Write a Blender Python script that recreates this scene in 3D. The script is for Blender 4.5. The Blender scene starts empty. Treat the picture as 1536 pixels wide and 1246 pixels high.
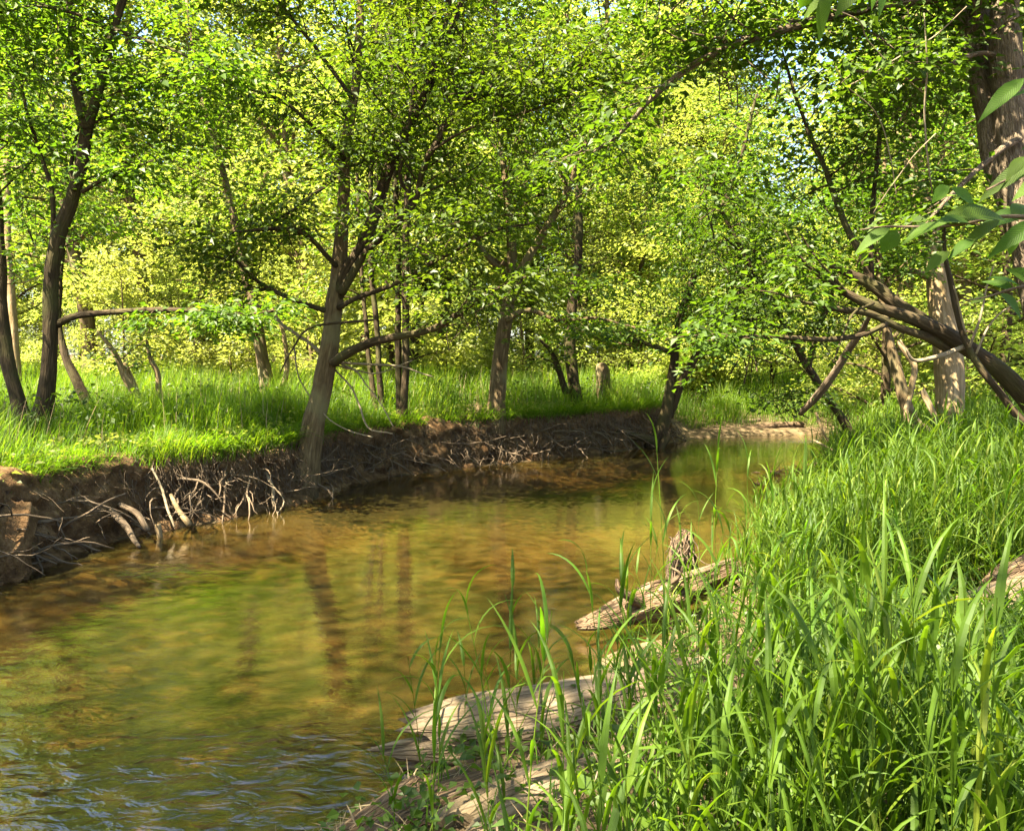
import bpy, math, random
import numpy as np
from math import radians, sin, cos, pi, atan2, sqrt

SC = bpy.context.scene
COL = SC.collection
RNG = np.random.default_rng(7)
random.seed(7)

# ------------------------------------------------------------------ camera
FPX = 1250.0
EYE = np.array([0.0, 0.0, 2.2])
PITCH = math.atan(88.0 / FPX)
cam_d = bpy.data.cameras.new("camera")
cam_d.sensor_width = 36.0
cam_d.lens = 36.0 * FPX / 1536.0
cam_d.clip_start = 0.05
cam_d.clip_end = 1200.0
cam = bpy.data.objects.new("camera", cam_d)
cam.location = EYE
cam.rotation_euler = (pi / 2 - PITCH, 0, 0)
COL.objects.link(cam)
SC.camera = cam

# ------------------------------------------------------------------ light
SUN_AZ = radians(-125.0)      # compass angle from +Y (view direction) towards +X
SUN_EL = radians(58.0)
world = bpy.data.worlds.new("World")
SC.world = world
world.use_nodes = True
wn = world.node_tree
wn.nodes.clear()
w_out = wn.nodes.new("ShaderNodeOutputWorld")
w_bg = wn.nodes.new("ShaderNodeBackground")
w_sky = wn.nodes.new("ShaderNodeTexSky")
w_sky.sky_type = 'NISHITA'
w_sky.sun_disc = False
w_sky.sun_elevation = SUN_EL
w_sky.sun_rotation = SUN_AZ
w_sky.air_density = 1.0
w_sky.dust_density = 1.5
w_bg.inputs[1].default_value = 0.055
wn.links.new(w_sky.outputs[0], w_bg.inputs[0])
wn.links.new(w_bg.outputs[0], w_out.inputs[0])

sun_d = bpy.data.lights.new("sun", 'SUN')
sun_d.energy = 5.0
sun_d.angle = radians(0.5)
sun_d.color = (1.0, 0.90, 0.68)
sun = bpy.data.objects.new("sun", sun_d)
to_sun = np.array([sin(SUN_AZ) * cos(SUN_EL), cos(SUN_AZ) * cos(SUN_EL), sin(SUN_EL)])
from mathutils import Vector
sun.rotation_euler = Vector(to_sun).to_track_quat('Z', 'Y').to_euler()
sun.location = (0, 0, 40)
COL.objects.link(sun)

SC.view_settings.view_transform = 'Standard'
SC.view_settings.look = 'None'
SC.view_settings.exposure = 3.45
SC.view_settings.gamma = 1.0
SC.view_settings.use_curve_mapping = False
SC.cycles.use_denoising = True
SC.cycles.max_bounces = 14
SC.cycles.diffuse_bounces = 7
SC.cycles.glossy_bounces = 3
SC.cycles.transmission_bounces = 10
SC.cycles.transparent_max_bounces = 12
SC.cycles.sample_clamp_indirect = 6.0
SC.cycles.caustics_reflective = False
SC.cycles.caustics_refractive = False

# ------------------------------------------------------------------ helpers
RGT = np.array([1.0, 0, 0])
FWD = np.array([0, cos(PITCH), -sin(PITCH)])
UPV = np.array([0, sin(PITCH), cos(PITCH)])

def U(px, py, d):
    return EYE + (RGT * (px - 768) / FPX + UPV * (623 - py) / FPX + FWD) * d

def G(px, py, z=0.0):
    r = RGT * (px - 768) / FPX + UPV * (623 - py) / FPX + FWD
    return EYE + r * ((z - EYE[2]) / r[2])

def norm(v):
    v = np.asarray(v, float)
    return v / np.maximum(np.linalg.norm(v, axis=-1, keepdims=True), 1e-9)

def sstep(a, b, x):
    t = np.clip((x - a) / (b - a), 0, 1)
    return t * t * (3 - 2 * t)

def _hash(ix, iy, iz, seed):
    h = (ix.astype(np.int64) * 374761393 + iy.astype(np.int64) * 668265263 + iz.astype(np.int64) * 2147483647 + seed * 974634777) & 0xFFFFFFFF
    h = ((h ^ (h >> 13)) * 1274126177) & 0xFFFFFFFF
    h = (h ^ (h >> 16)) & 0xFFFFFF
    return h / float(0xFFFFFF) * 2 - 1

def noise3(p, seed=0):
    p = np.asarray(p, float)
    i = np.floor(p)
    f = p - i
    f = f * f * (3 - 2 * f)
    i = i.astype(np.int64)
    x, y, z = i[..., 0], i[..., 1], i[..., 2]
    fx, fy, fz = f[..., 0], f[..., 1], f[..., 2]
    def L(a, b, t): return a + (b - a) * t
    c = [[[_hash(x + a, y + b, z + d, seed) for d in (0, 1)] for b in (0, 1)] for a in (0, 1)]
    x0 = L(L(c[0][0][0], c[0][0][1], fz), L(c[0][1][0], c[0][1][1], fz), fy)
    x1 = L(L(c[1][0][0], c[1][0][1], fz), L(c[1][1][0], c[1][1][1], fz), fy)
    return L(x0, x1, fx)

def fbm(p, seed=0, oct=3):
    p = np.asarray(p, float)
    s, a = 0.0, 1.0
    for k in range(oct):
        s = s + a * noise3(p * 2 ** k, seed + k * 17)
        a *= 0.5
    return s

def catmull(P, n):
    P = np.asarray(P, float)
    if len(P) < 3:
        t = np.linspace(0, 1, n)[:, None]
        return P[0] * (1 - t) + P[-1] * t
    Q = np.vstack([2 * P[0] - P[1], P, 2 * P[-1] - P[-2]])
    seg = np.linalg.norm(np.diff(P[:, :3], axis=0), axis=1)
    cum = np.concatenate([[0], np.cumsum(seg)])
    out = []
    for s in np.linspace(0, cum[-1], n):
        k = min(max(np.searchsorted(cum, s, side='right') - 1, 0), len(P) - 2)
        t = (s - cum[k]) / max(seg[k], 1e-9)
        a, b, c, d = Q[k], Q[k + 1], Q[k + 2], Q[k + 3]
        out.append(0.5 * (2 * b + (c - a) * t + (2 * a - 5 * b + 4 * c - d) * t * t + (3 * b - a - 3 * c + d) * t ** 3))
    return np.array(out)

class MB:
    """collects geometry, then links it as one mesh object"""
    def __init__(s):
        s.v, s.q, s.t, s.tint, s.tc, s.n = [], [], [], [], [], 0
    def add(s, v, quads=None, tris=None, tint=None, tc=None):
        v = np.asarray(v, float).reshape(-1, 3)
        if quads is not None and len(quads): s.q.append(np.asarray(quads, np.int64) + s.n)
        if tris is not None and len(tris): s.t.append(np.asarray(tris, np.int64) + s.n)
        s.v.append(v)
        s.tint.append(np.broadcast_to(np.asarray(0.5 if tint is None else tint, float), (len(v),)))
        s.tc.append(v if tc is None else np.asarray(tc, float).reshape(-1, 3))
        s.n += len(v)
    def mesh(s, name, mat, smooth=True):
        me = bpy.data.meshes.new(name)
        V = np.concatenate(s.v).astype(np.float32)
        q = np.concatenate(s.q) if s.q else np.zeros((0, 4), np.int64)
        t = np.concatenate(s.t) if s.t else np.zeros((0, 3), np.int64)
        me.vertices.add(len(V)); me.vertices.foreach_set("co", V.ravel())
        me.loops.add(q.size + t.size)
        me.loops.foreach_set("vertex_index", np.concatenate([q.ravel(), t.ravel()]).astype(np.int32))
        me.polygons.add(len(q) + len(t))
        st = np.concatenate([np.arange(len(q)) * 4, q.size + np.arange(len(t)) * 3]).astype(np.int32)
        me.polygons.foreach_set("loop_start", st)
        me.polygons.foreach_set("use_smooth", np.full(len(q) + len(t), smooth))
        a = me.attributes.new("tint", 'FLOAT', 'POINT')
        a.data.foreach_set("value", np.concatenate(s.tint).astype(np.float32))
        a = me.attributes.new("tc", 'FLOAT_VECTOR', 'POINT')
        a.data.foreach_set("vector", np.concatenate(s.tc).astype(np.float32).ravel())
        me.update(calc_edges=True)
        me.materials.append(mat)
        return me
    def build(s, name, mat, parent=None, smooth=True, kind=None):
        o = bpy.data.objects.new(name, s.mesh(name, mat, smooth))
        COL.objects.link(o)
        if parent is not None:
            o.parent = parent
            o.matrix_parent_inverse.identity()
            if tuple(parent.location) != (0, 0, 0):
                loc = np.array(parent.location)
                me = o.data
                co = np.empty(len(me.vertices) * 3, np.float32)
                me.vertices.foreach_get("co", co)
                me.vertices.foreach_set("co", (co.reshape(-1, 3) - loc).astype(np.float32).ravel())
                me.update()
        if kind: o['kind'] = kind
        return o

def tag(o, label=None, cat=None, group=None, kind=None):
    if label: o['label'] = label
    if cat: o['category'] = cat
    if group: o['group'] = group
    if kind: o['kind'] = kind
    return o

def empty(name, loc, label=None, cat=None, group=None):
    o = bpy.data.objects.new(name, None)
    o.location = loc
    o.empty_display_size = 0.2
    COL.objects.link(o)
    return tag(o, label, cat, group)

def copy_tree(o, parent=None):
    c = o.copy()
    COL.objects.link(c)
    if parent is not None: c.parent = parent
    for ch in list(o.children): copy_tree(ch, c)
    return c

def tube(mb, P, R, sides=6, rough=0.0, tint=None, seed=0, caps=True, ridges=0, flute=0.0):
    P = np.asarray(P, float); R = np.asarray(R, float)
    n = len(P)
    T = norm(np.gradient(P, axis=0))
    ref = np.array([0.0, 1, 0]) if abs(T[0][1]) < 0.9 else np.array([1.0, 0, 0])
    N = np.zeros_like(P)
    N[0] = norm(ref - T[0] * ref.dot(T[0]))
    for i in range(1, n):
        N[i] = norm(N[i - 1] - T[i] * N[i - 1].dot(T[i]))
    B = np.cross(T, N)
    L = np.concatenate([[0], np.cumsum(np.linalg.norm(np.diff(P, axis=0), axis=1))])
    a = np.arange(sides) / sides * 2 * pi
    ca, sa = np.cos(a), np.sin(a)
    rr = np.repeat(R[:, None], sides, 1)
    if rough:
        q = np.stack([ca[None] * R[:, None] * 6 + 0 * L[:, None], sa[None] * R[:, None] * 6 + 0 * L[:, None], np.repeat(L[:, None], sides, 1) * 2.2], -1)
        rr = rr * (1 + rough * fbm(q + seed * 7.3, seed, 3))
    if flute:
        rr = rr * (1 + flute * np.cos(a * 5 + 0.7 * L[:, None]))
    V = P[:, None] + rr[..., None] * (ca[None, :, None] * N[:, None] + sa[None, :, None] * B[:, None])
    tc = np.stack([ca[None] * R[:, None] + 0 * L[:, None], sa[None] * R[:, None] + 0 * L[:, None], np.repeat(L[:, None], sides, 1)], -1) + seed * 3.1
    i = np.arange(n - 1)[:, None] * sides; j = np.arange(sides)[None]; k = (j + 1) % sides
    Q = np.stack([i + j, i + k, i + sides + k, i + sides + j], -1).reshape(-1, 4)
    V = V.reshape(-1, 3); tc = tc.reshape(-1, 3)
    tris = None
    if caps:
        V = np.vstack([V, P[:1] - T[:1] * R[0] * 0.1, P[-1:] + T[-1:] * R[-1] * 0.3])
        tc = np.vstack([tc, tc[:1] * 0.5, tc[-2:-1] * 0.5])
        m = n * sides
        jj = np.arange(sides)
        tris = np.concatenate([np.stack([np.full(sides, m), (jj + 1) % sides, jj], -1),
                               np.stack([np.full(sides, m + 1), m - sides + jj, m - sides + (jj + 1) % sides], -1)])
    mb.add(V, Q, tris, tint=tint, tc=tc)

# ------------------------------------------------------------------ materials
def mat(name):
    m = bpy.data.materials.new(name)
    m.use_nodes = True
    nt = m.node_tree
    nt.nodes.clear()
    out = nt.nodes.new("ShaderNodeOutputMaterial")
    def N(typ, **kw):
        n = nt.nodes.new(typ)
        for k, v in kw.items():
            if k.startswith("i_"):
                key = k[2:].replace("_", " ")
                n.inputs[int(key) if key.isdigit() else key].default_value = v
            else: setattr(n, k, v)
        return n
    return m, nt, out, N, nt.links.new

def ramp(N, stops):
    r = N("ShaderNodeValToRGB")
    e = r.color_ramp.elements
    e[0].position, e[0].color = stops[0][0], (*stops[0][1], 1)
    e[1].position, e[1].color = stops[-1][0], (*stops[-1][1], 1)
    for p, c in stops[1:-1]:
        x = e.new(p); x.color = (*c, 1)
    return r

def leaf_material(name, stops, trans, mix=0.45, rough=0.5, spec=0.35, vein=False):
    m, nt, out, N, L = mat(name)
    at = N("ShaderNodeAttribute", attribute_name="tint")
    r = ramp(N, stops); L(at.outputs["Fac"], r.inputs[0])
    p = N("ShaderNodeBsdfPrincipled", i_Roughness=rough)
    p.inputs["Specular IOR Level"].default_value = spec
    oi = N("ShaderNodeObjectInfo")
    hs = N("ShaderNodeHueSaturation")
    mr = N("ShaderNodeMapRange", i_1=0.0, i_2=1.0, i_3=0.82, i_4=1.2)
    L(oi.outputs["Random"], mr.inputs[0]); L(mr.outputs[0], hs.inputs["Value"])
    mr2 = N("ShaderNodeMapRange", i_1=0.0, i_2=1.0, i_3=0.488, i_4=0.508)
    L(oi.outputs["Random"], mr2.inputs[0]); L(mr2.outputs[0], hs.inputs["Hue"])
    L(r.outputs[0], hs.inputs["Color"])
    col = hs.outputs[0]
    if vein:
        tcn = N("ShaderNodeAttribute", attribute_name="tc")
        wv = N("ShaderNodeTexWave", i_Scale=7.0, i_Distortion=1.0)
        wv.bands_direction = 'Y'
        L(tcn.outputs["Vector"], wv.inputs["Vector"])
        mx0 = N("ShaderNodeMix", data_type='RGBA', blend_type='MULTIPLY', i_0=0.45)
        L(col, mx0.inputs[6]); L(wv.outputs["Color"], mx0.inputs[7])
        col = mx0.outputs[2]
        bp = N("ShaderNodeBump", i_Strength=0.3, i_Distance=0.004)
        L(wv.outputs["Fac"], bp.inputs["Height"]); L(bp.outputs[0], p.inputs["Normal"])
    L(col, p.inputs["Base Color"])
    tr = N("ShaderNodeBsdfTranslucent")
    mx = N("ShaderNodeMix", data_type='RGBA', blend_type='MULTIPLY', i_0=1.0)
    mx.inputs[7].default_value = (*trans, 1)
    L(col, mx.inputs[6]); L(mx.outputs[2], tr.inputs[0])
    ms = N("ShaderNodeMixShader", i_0=mix)
    L(p.outputs[0], ms.inputs[1]); L(tr.outputs[0], ms.inputs[2]); L(ms.outputs[0], out.inputs[0])
    return m

def bark_material(name, c0, c1, c2, scale=14.0, bump=0.4, moss=None, stretch=0.12, dist=0.03):
    m, nt, out, N, L = mat(name)
    at = N("ShaderNodeAttribute", attribute_name="tc")
    mp = N("ShaderNodeMapping"); mp.inputs["Scale"].default_value = (scale, scale, scale * stretch)
    L(at.outputs["Vector"], mp.inputs[0])
    n1 = N("ShaderNodeTexNoise", i_Scale=1.6, i_Detail=8.0, i_Roughness=0.65)
    L(mp.outputs[0], n1.inputs["Vector"])
    vo = N("ShaderNodeTexVoronoi", i_Scale=2.2); vo.feature = 'DISTANCE_TO_EDGE'
    L(mp.outputs[0], vo.inputs["Vector"])
    r = ramp(N, [(0.28, c0), (0.5, c1), (0.72, c2)]); L(n1.outputs["Fac"], r.inputs[0])
    n2 = N("ShaderNodeTexNoise", i_Scale=1.7, i_Detail=4.0); L(at.outputs["Vector"], n2.inputs["Vector"])
    col = r.outputs[0]
    if moss:
        r2 = ramp(N, [(0.5, (0, 0, 0)), (0.66, (1, 1, 1))]); L(n2.outputs["Fac"], r2.inputs[0])
        mx = N("ShaderNodeMix", data_type='RGBA'); L(r2.outputs[0], mx.inputs[0]); L(col, mx.inputs[6])
        mx.inputs[7].default_value = (*moss, 1); col = mx.outputs[2]
    p = N("ShaderNodeBsdfPrincipled", i_Roughness=0.9)
    p.inputs["Specular IOR Level"].default_value = 0.15
    L(col, p.inputs["Base Color"])
    mm = N("ShaderNodeMath", operation='MULTIPLY_ADD', i_1=0.55)
    r3 = ramp(N, [(0.0, (0, 0, 0)), (0.16, (1, 1, 1))]); L(vo.outputs["Distance"], r3.inputs[0])
    L(r3.outputs[0], mm.inputs[0]); L(n1.outputs["Fac"], mm.inputs[2])
    b = N("ShaderNodeBump", i_Strength=bump, i_Distance=dist)
    L(mm.outputs[0], b.inputs["Height"]); L(b.outputs[0], p.inputs["Normal"])
    L(p.outputs[0], out.inputs[0])
    return m

def soil_material(name, a, b, c, scale=3.0, bump=0.5, green=None):
    m, nt, out, N, L = mat(name)
    g = N("ShaderNodeNewGeometry")
    n1 = N("ShaderNodeTexNoise", i_Scale=scale, i_Detail=9.0, i_Roughness=0.68); L(g.outputs["Position"], n1.inputs["Vector"])
    n2 = N("ShaderNodeTexNoise", i_Scale=scale * 9, i_Detail=5.0); L(g.outputs["Position"], n2.inputs["Vector"])
    r = ramp(N, [(0.3, a), (0.5, b), (0.7, c)]); L(n1.outputs["Fac"], r.inputs[0])
    col = r.outputs[0]
    if green:
        n3 = N("ShaderNodeTexNoise", i_Scale=1.1, i_Detail=5.0); L(g.outputs["Position"], n3.inputs["Vector"])
        r2 = ramp(N, [(0.42, (0, 0, 0)), (0.58, (1, 1, 1))]); L(n3.outputs["Fac"], r2.inputs[0])
        mx = N("ShaderNodeMix", data_type='RGBA'); L(r2.outputs[0], mx.inputs[0]); L(col, mx.inputs[6])
        mx.inputs[7].default_value = (*green, 1); col = mx.outputs[2]
    p = N("ShaderNodeBsdfPrincipled", i_Roughness=0.95)
    p.inputs["Specular IOR Level"].default_value = 0.1
    L(col, p.inputs["Base Color"])
    ad = N("ShaderNodeMath", operation='MULTIPLY_ADD', i_1=0.35)
    L(n2.outputs["Fac"], ad.inputs[0]); L(n1.outputs["Fac"], ad.inputs[2])
    bp = N("ShaderNodeBump", i_Strength=bump, i_Distance=0.06)
    L(ad.outputs[0], bp.inputs["Height"]); L(bp.outputs[0], p.inputs["Normal"])
    L(p.outputs[0], out.inputs[0])
    return m

def water_material():
    m, nt, out, N, L = mat("stream_water")
    g = N("ShaderNodeNewGeometry")
    mp = N("ShaderNodeMapping"); mp.inputs["Scale"].default_value = (1.0, 1.5, 1.0)
    L(g.outputs["Position"], mp.inputs[0])
    n1 = N("ShaderNodeTexNoise", i_Scale=4.5, i_Detail=3.0, i_Roughness=0.5, i_Distortion=0.6); L(mp.outputs[0], n1.inputs["Vector"])
    n2 = N("ShaderNodeTexNoise", i_Scale=17.0, i_Detail=3.0, i_Roughness=0.6, i_Distortion=0.8); L(mp.outputs[0], n2.inputs["Vector"])
    n3 = N("ShaderNodeTexNoise", i_Scale=0.55, i_Detail=2.0); L(g.outputs["Position"], n3.inputs["Vector"])
    at = N("ShaderNodeAttribute", attribute_name="tint")     # how fast the water runs here
    mr = N("ShaderNodeMapRange", i_1=0.35, i_2=0.65, i_3=0.0012, i_4=0.0036); L(n3.outputs["Fac"], mr.inputs[0])
    a1 = N("ShaderNodeMath", operation='MULTIPLY_ADD', i_1=0.06); L(at.outputs["Fac"], a1.inputs[0]); L(mr.outputs[0], a1.inputs[2])
    h1 = N("ShaderNodeMath", operation='MULTIPLY'); L(n1.outputs["Fac"], h1.inputs[0]); L(a1.outputs[0], h1.inputs[1])
    a2 = N("ShaderNodeMath", operation='MULTIPLY_ADD', i_1=0.0055, i_2=0.0008); L(at.outputs["Fac"], a2.inputs[0])
    hh = N("ShaderNodeMath", operation='MULTIPLY_ADD'); L(n2.outputs["Fac"], hh.inputs[0]); L(a2.outputs[0], hh.inputs[1]); L(h1.outputs[0], hh.inputs[2])
    bp = N("ShaderNodeBump", i_Strength=1.0, i_Distance=1.0); L(hh.outputs[0], bp.inputs["Height"])
    fr = N("ShaderNodeFresnel", i_IOR=1.85); L(bp.outputs[0], fr.inputs["Normal"])
    gl = N("ShaderNodeBsdfGlossy", i_Roughness=0.03); gl.inputs[0].default_value = (1, 1, 1, 1); L(bp.outputs[0], gl.inputs["Normal"])
    tr = N("ShaderNodeBsdfTransparent"); tr.inputs[0].default_value = (0.78, 0.66, 0.38, 1)
    df = N("ShaderNodeBsdfDiffuse"); df.inputs[0].default_value = (0.07, 0.056, 0.014, 1)
    m1 = N("ShaderNodeMixShader", i_0=0.22); L(tr.outputs[0], m1.inputs[1]); L(df.outputs[0], m1.inputs[2])
    m2 = N("ShaderNodeMixShader"); L(fr.outputs[0], m2.inputs[0]); L(m1.outputs[0], m2.inputs[1]); L(gl.outputs[0], m2.inputs[2])
    L(m2.outputs[0], out.inputs[0])
    return m

M = {}
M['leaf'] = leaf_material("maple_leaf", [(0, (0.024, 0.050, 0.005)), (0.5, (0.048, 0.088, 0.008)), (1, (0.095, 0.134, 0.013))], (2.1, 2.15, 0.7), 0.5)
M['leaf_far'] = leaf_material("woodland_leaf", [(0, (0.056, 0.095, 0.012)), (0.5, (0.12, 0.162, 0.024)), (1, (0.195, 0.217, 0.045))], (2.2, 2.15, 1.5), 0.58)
M['broad'] = leaf_material("broad_leaf", [(0, (0.04, 0.09, 0.008)), (1, (0.10, 0.17, 0.014))], (1.9, 2.1, 0.6), 0.5, 0.55, 0.2, vein=True)
M['grass'] = leaf_material("grass_blade", [(0, (0.038, 0.084, 0.006)), (0.6, (0.074, 0.142, 0.009)), (1, (0.15, 0.195, 0.022))], (2.1, 2.1, 0.6), 0.5, 0.55, 0.25)
M['straw'] = leaf_material("dry_straw", [(0, (0.10, 0.065, 0.03)), (0.5, (0.22, 0.16, 0.08)), (1, (0.34, 0.27, 0.15))], (1.2, 1.1, 0.9), 0.25)
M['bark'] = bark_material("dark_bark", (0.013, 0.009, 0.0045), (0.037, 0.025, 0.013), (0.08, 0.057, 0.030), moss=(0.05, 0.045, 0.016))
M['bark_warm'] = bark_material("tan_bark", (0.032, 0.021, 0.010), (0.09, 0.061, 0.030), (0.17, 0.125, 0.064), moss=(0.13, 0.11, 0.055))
M['bark_big'] = bark_material("furrowed_bark", (0.04, 0.028, 0.018), (0.13, 0.096, 0.062), (0.24, 0.185, 0.125), scale=26, bump=0.9, stretch=0.16)
M['pale'] = bark_material("weathered_pale_wood", (0.10, 0.068, 0.034), (0.21, 0.148, 0.078), (0.33, 0.255, 0.15), moss=(0.13, 0.092, 0.038))
M['twig'] = bark_material("dead_twig", (0.10, 0.07, 0.045), (0.18, 0.14, 0.09), (0.27, 0.22, 0.15))
M['root'] = bark_material("root_bark", (0.05, 0.034, 0.02), (0.11, 0.078, 0.05), (0.20, 0.15, 0.105))
M['log'] = bark_material("driftwood", (0.06, 0.040, 0.022), (0.15, 0.108, 0.066), (0.26, 0.20, 0.13), scale=15, bump=0.7, stretch=0.10, dist=0.03, moss=(0.17, 0.125, 0.07))
M['log_dark'] = bark_material("rotting_bark", (0.045, 0.028, 0.016), (0.14, 0.09, 0.05), (0.24, 0.17, 0.11), scale=22, bump=1.0, stretch=0.1, dist=0.05)
M['soil'] = soil_material("woodland_floor", (0.035, 0.024, 0.013), (0.075, 0.052, 0.028), (0.13, 0.095, 0.05))
M['bank'] = soil_material("bank_earth", (0.045, 0.024, 0.011), (0.11, 0.062, 0.028), (0.22, 0.14, 0.07), scale=7.0, bump=1.0)
M['bed'] = soil_material("sandy_bed", (0.065, 0.047, 0.025), (0.10, 0.074, 0.040), (0.19, 0.138, 0.076), scale=0.7, bump=0.3)
M['water'] = water_material()

# ------------------------------------------------------------------ the stream's outline
LEFT_PX = [(45, 860), (130, 825), (230, 800), (390, 770), (490, 745), (560, 720), (760, 695), (900, 680), (985, 668)]
LW = [(-9.5, -30), (-8.2, -8), (-7.0, -2), (-6.0, 3.0), (-5.25, 6.5)] + [tuple(G(x, y)[:2]) for x, y in LEFT_PX] + \
     [(4.9, 22.3), (6.6, 23.2), (9.0, 23.6), (13, 23.5), (20, 22.6), (45, 20)]
RW = [(-4.0, -30), (-3.0, -8), (-2.2, -1), (-1.5, 2.4), (-0.75, 4.0)] + [tuple(G(x, y)[:2]) for x, y in
      [(890, 1030), (1000, 955), (1070, 885), (1180, 800), (1222, 725)]] + [(7.0, 18.3), (8.6, 20.6), (10.2, 21.3), (14, 21.0), (20, 19.9), (45, 17)]
LW = catmull(np.array([(x, y, 0) for x, y in LW]), 420)[:, :2]
RW = catmull(np.array([(x, y, 0) for x, y in RW]), 320)[:, :2]

def signed(P, W):
    """distance to polyline W, positive on the left of its direction"""
    best = np.full(len(P), 1e9); sg = np.zeros(len(P))
    for a, b in zip(W[:-1], W[1:]):
        d = b - a
        t = np.clip(((P - a) @ d) / (d @ d), 0, 1)
        r = P - (a + t[:, None] * d)
        q = np.hypot(r[:, 0], r[:, 1])
        c = d[0] * r[:, 1] - d[1] * r[:, 0]
        up = q < best
        sg = np.where(up, np.sign(c), sg); best = np.where(up, q, best)
    return best * np.where(sg == 0, 1, sg)

def height(P, detail=True):
    P = np.asarray(P, float).reshape(-1, 2)
    sl = signed(P, LW)
    sr = -signed(P, RW)
    x, y = P[:, 0], P[:, 1]
    n = fbm(np.stack([x * 0.5, y * 0.5, 0 * x], -1), 3, 3) if detail else 0
    bar = sstep(3.6, 5.2, x) * sstep(20.5, 22.3, y)                 # the far mud bar has no scarp
    hl_s = 0.90 * sstep(0.32, 0.75, sl) + 0.05 * sstep(1, 6, sl) + 0.05 * n
    hl_b = 0.10 * sstep(0, 0.3, sl) + 0.34 * sstep(0.25, 2.2, sl) + 0.42 * sstep(1.8, 5, sl) + 0.06 * n
    hl = hl_s * (1 - bar) + hl_b * bar
    hr = 0.16 * sstep(0, 0.45, sr) + 0.26 * sstep(0.3, 1.6, sr) + 0.16 * sstep(1.5, 4.5, sr) + 0.1 * sstep(4, 12, sr) + 0.04 * n * sstep(0, 1, sr)
    dep = np.minimum(-sl, -sr)
    bed = -0.03 - 0.33 * sstep(0.0, 1.6, dep) + 0.05 * n
    h = np.where(sl > 0, hl, np.where(sr > 0, hr, bed))
    far = np.hypot(x, y)
    h = h + sstep(60, 400, far) * 2.0
    return h, sl, sr

def H1(x, y):
    return float(height([[x, y]])[0][0])

def axis(lo, hi, step, far, grow=1.22):
    a = list(np.arange(lo, hi + 1e-6, step))
    s = step
    p = hi
    up = []
    while p < far:
        s *= grow; p += s; up.append(p)
    s = step; p = lo; dn = []
    while p > -far:
        s *= grow; p -= s; dn.append(p)
    return np.array(dn[::-1] + a + up)

gx = axis(-11, 13, 0.13, 420)
gy = axis(1.5, 27, 0.13, 420)
XX, YY = np.meshgrid(gx, gy)
PP = np.stack([XX.ravel(), YY.ravel()], -1)
HH, SL, SR = height(PP)
V = np.column_stack([PP, HH])
nx, ny = len(gx), len(gy)
i = np.arange(ny - 1)[:, None] * nx; j = np.arange(nx - 1)[None]
QQ = np.stack([i + j, i + j + 1, i + nx + j + 1, i + nx + j], -1).reshape(-1, 4)
wet = (np.maximum(SL, SR)[QQ] < 0.02).all(1)
for nm, mask, mt in (("ground", ~wet, M['soil']), ("stream_bed", wet, M['bed'])):
    q = QQ[mask]
    used, inv = np.unique(q, return_inverse=True)
    mb = MB(); mb.add(V[used], inv.reshape(-1, 4))
    tag(mb.build(nm, mt), kind='structure')

# water sheet: a ribbon between the two shores
wx = np.linspace(-12, 30, 200); wy = np.linspace(-12, 26, 200)
WX, WY = np.meshgrid(wx, wy)
P2 = np.stack([WX.ravel(), WY.ravel()], -1)
_, wsl, wsr = height(P2, False)
q = []
n_ = 200
i = np.arange(n_ - 1)[:, None] * n_; j = np.arange(n_ - 1)[None]
q = np.stack([i + j, i + j + 1, i + n_ + j + 1, i + n_ + j], -1).reshape(-1, 4)
keep = (np.maximum(wsl, wsr)[q] < 0.5).any(1)
def bump_at(c, r):
    d = ((P2 - np.array(c)) / np.array(r)) ** 2
    return np.exp(-d.sum(1))
run = 0.9 * bump_at(G(330, 1190)[:2], (1.6, 0.8)) + 0.8 * bump_at(G(480, 1120)[:2], (0.35, 0.2)) + 0.7 * bump_at(G(200, 852)[:2], (0.75, 0.3)) \
    + 0.1 * bump_at(G(90, 1000)[:2], (0.8, 1.2)) + 0.8 * bump_at(G(1205, 660)[:2], (1.2, 0.6)) + 0.4 * bump_at(G(1045, 658)[:2], (.8, .5))
used, inv = np.unique(q[keep], return_inverse=True)
mb = MB(); mb.add(np.column_stack([P2, np.zeros(len(P2))])[used], inv.reshape(-1, 4), tint=np.clip(run, 0, 1.2)[used])
tag(mb.build("stream_water", M['water']), kind='structure')

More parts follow.
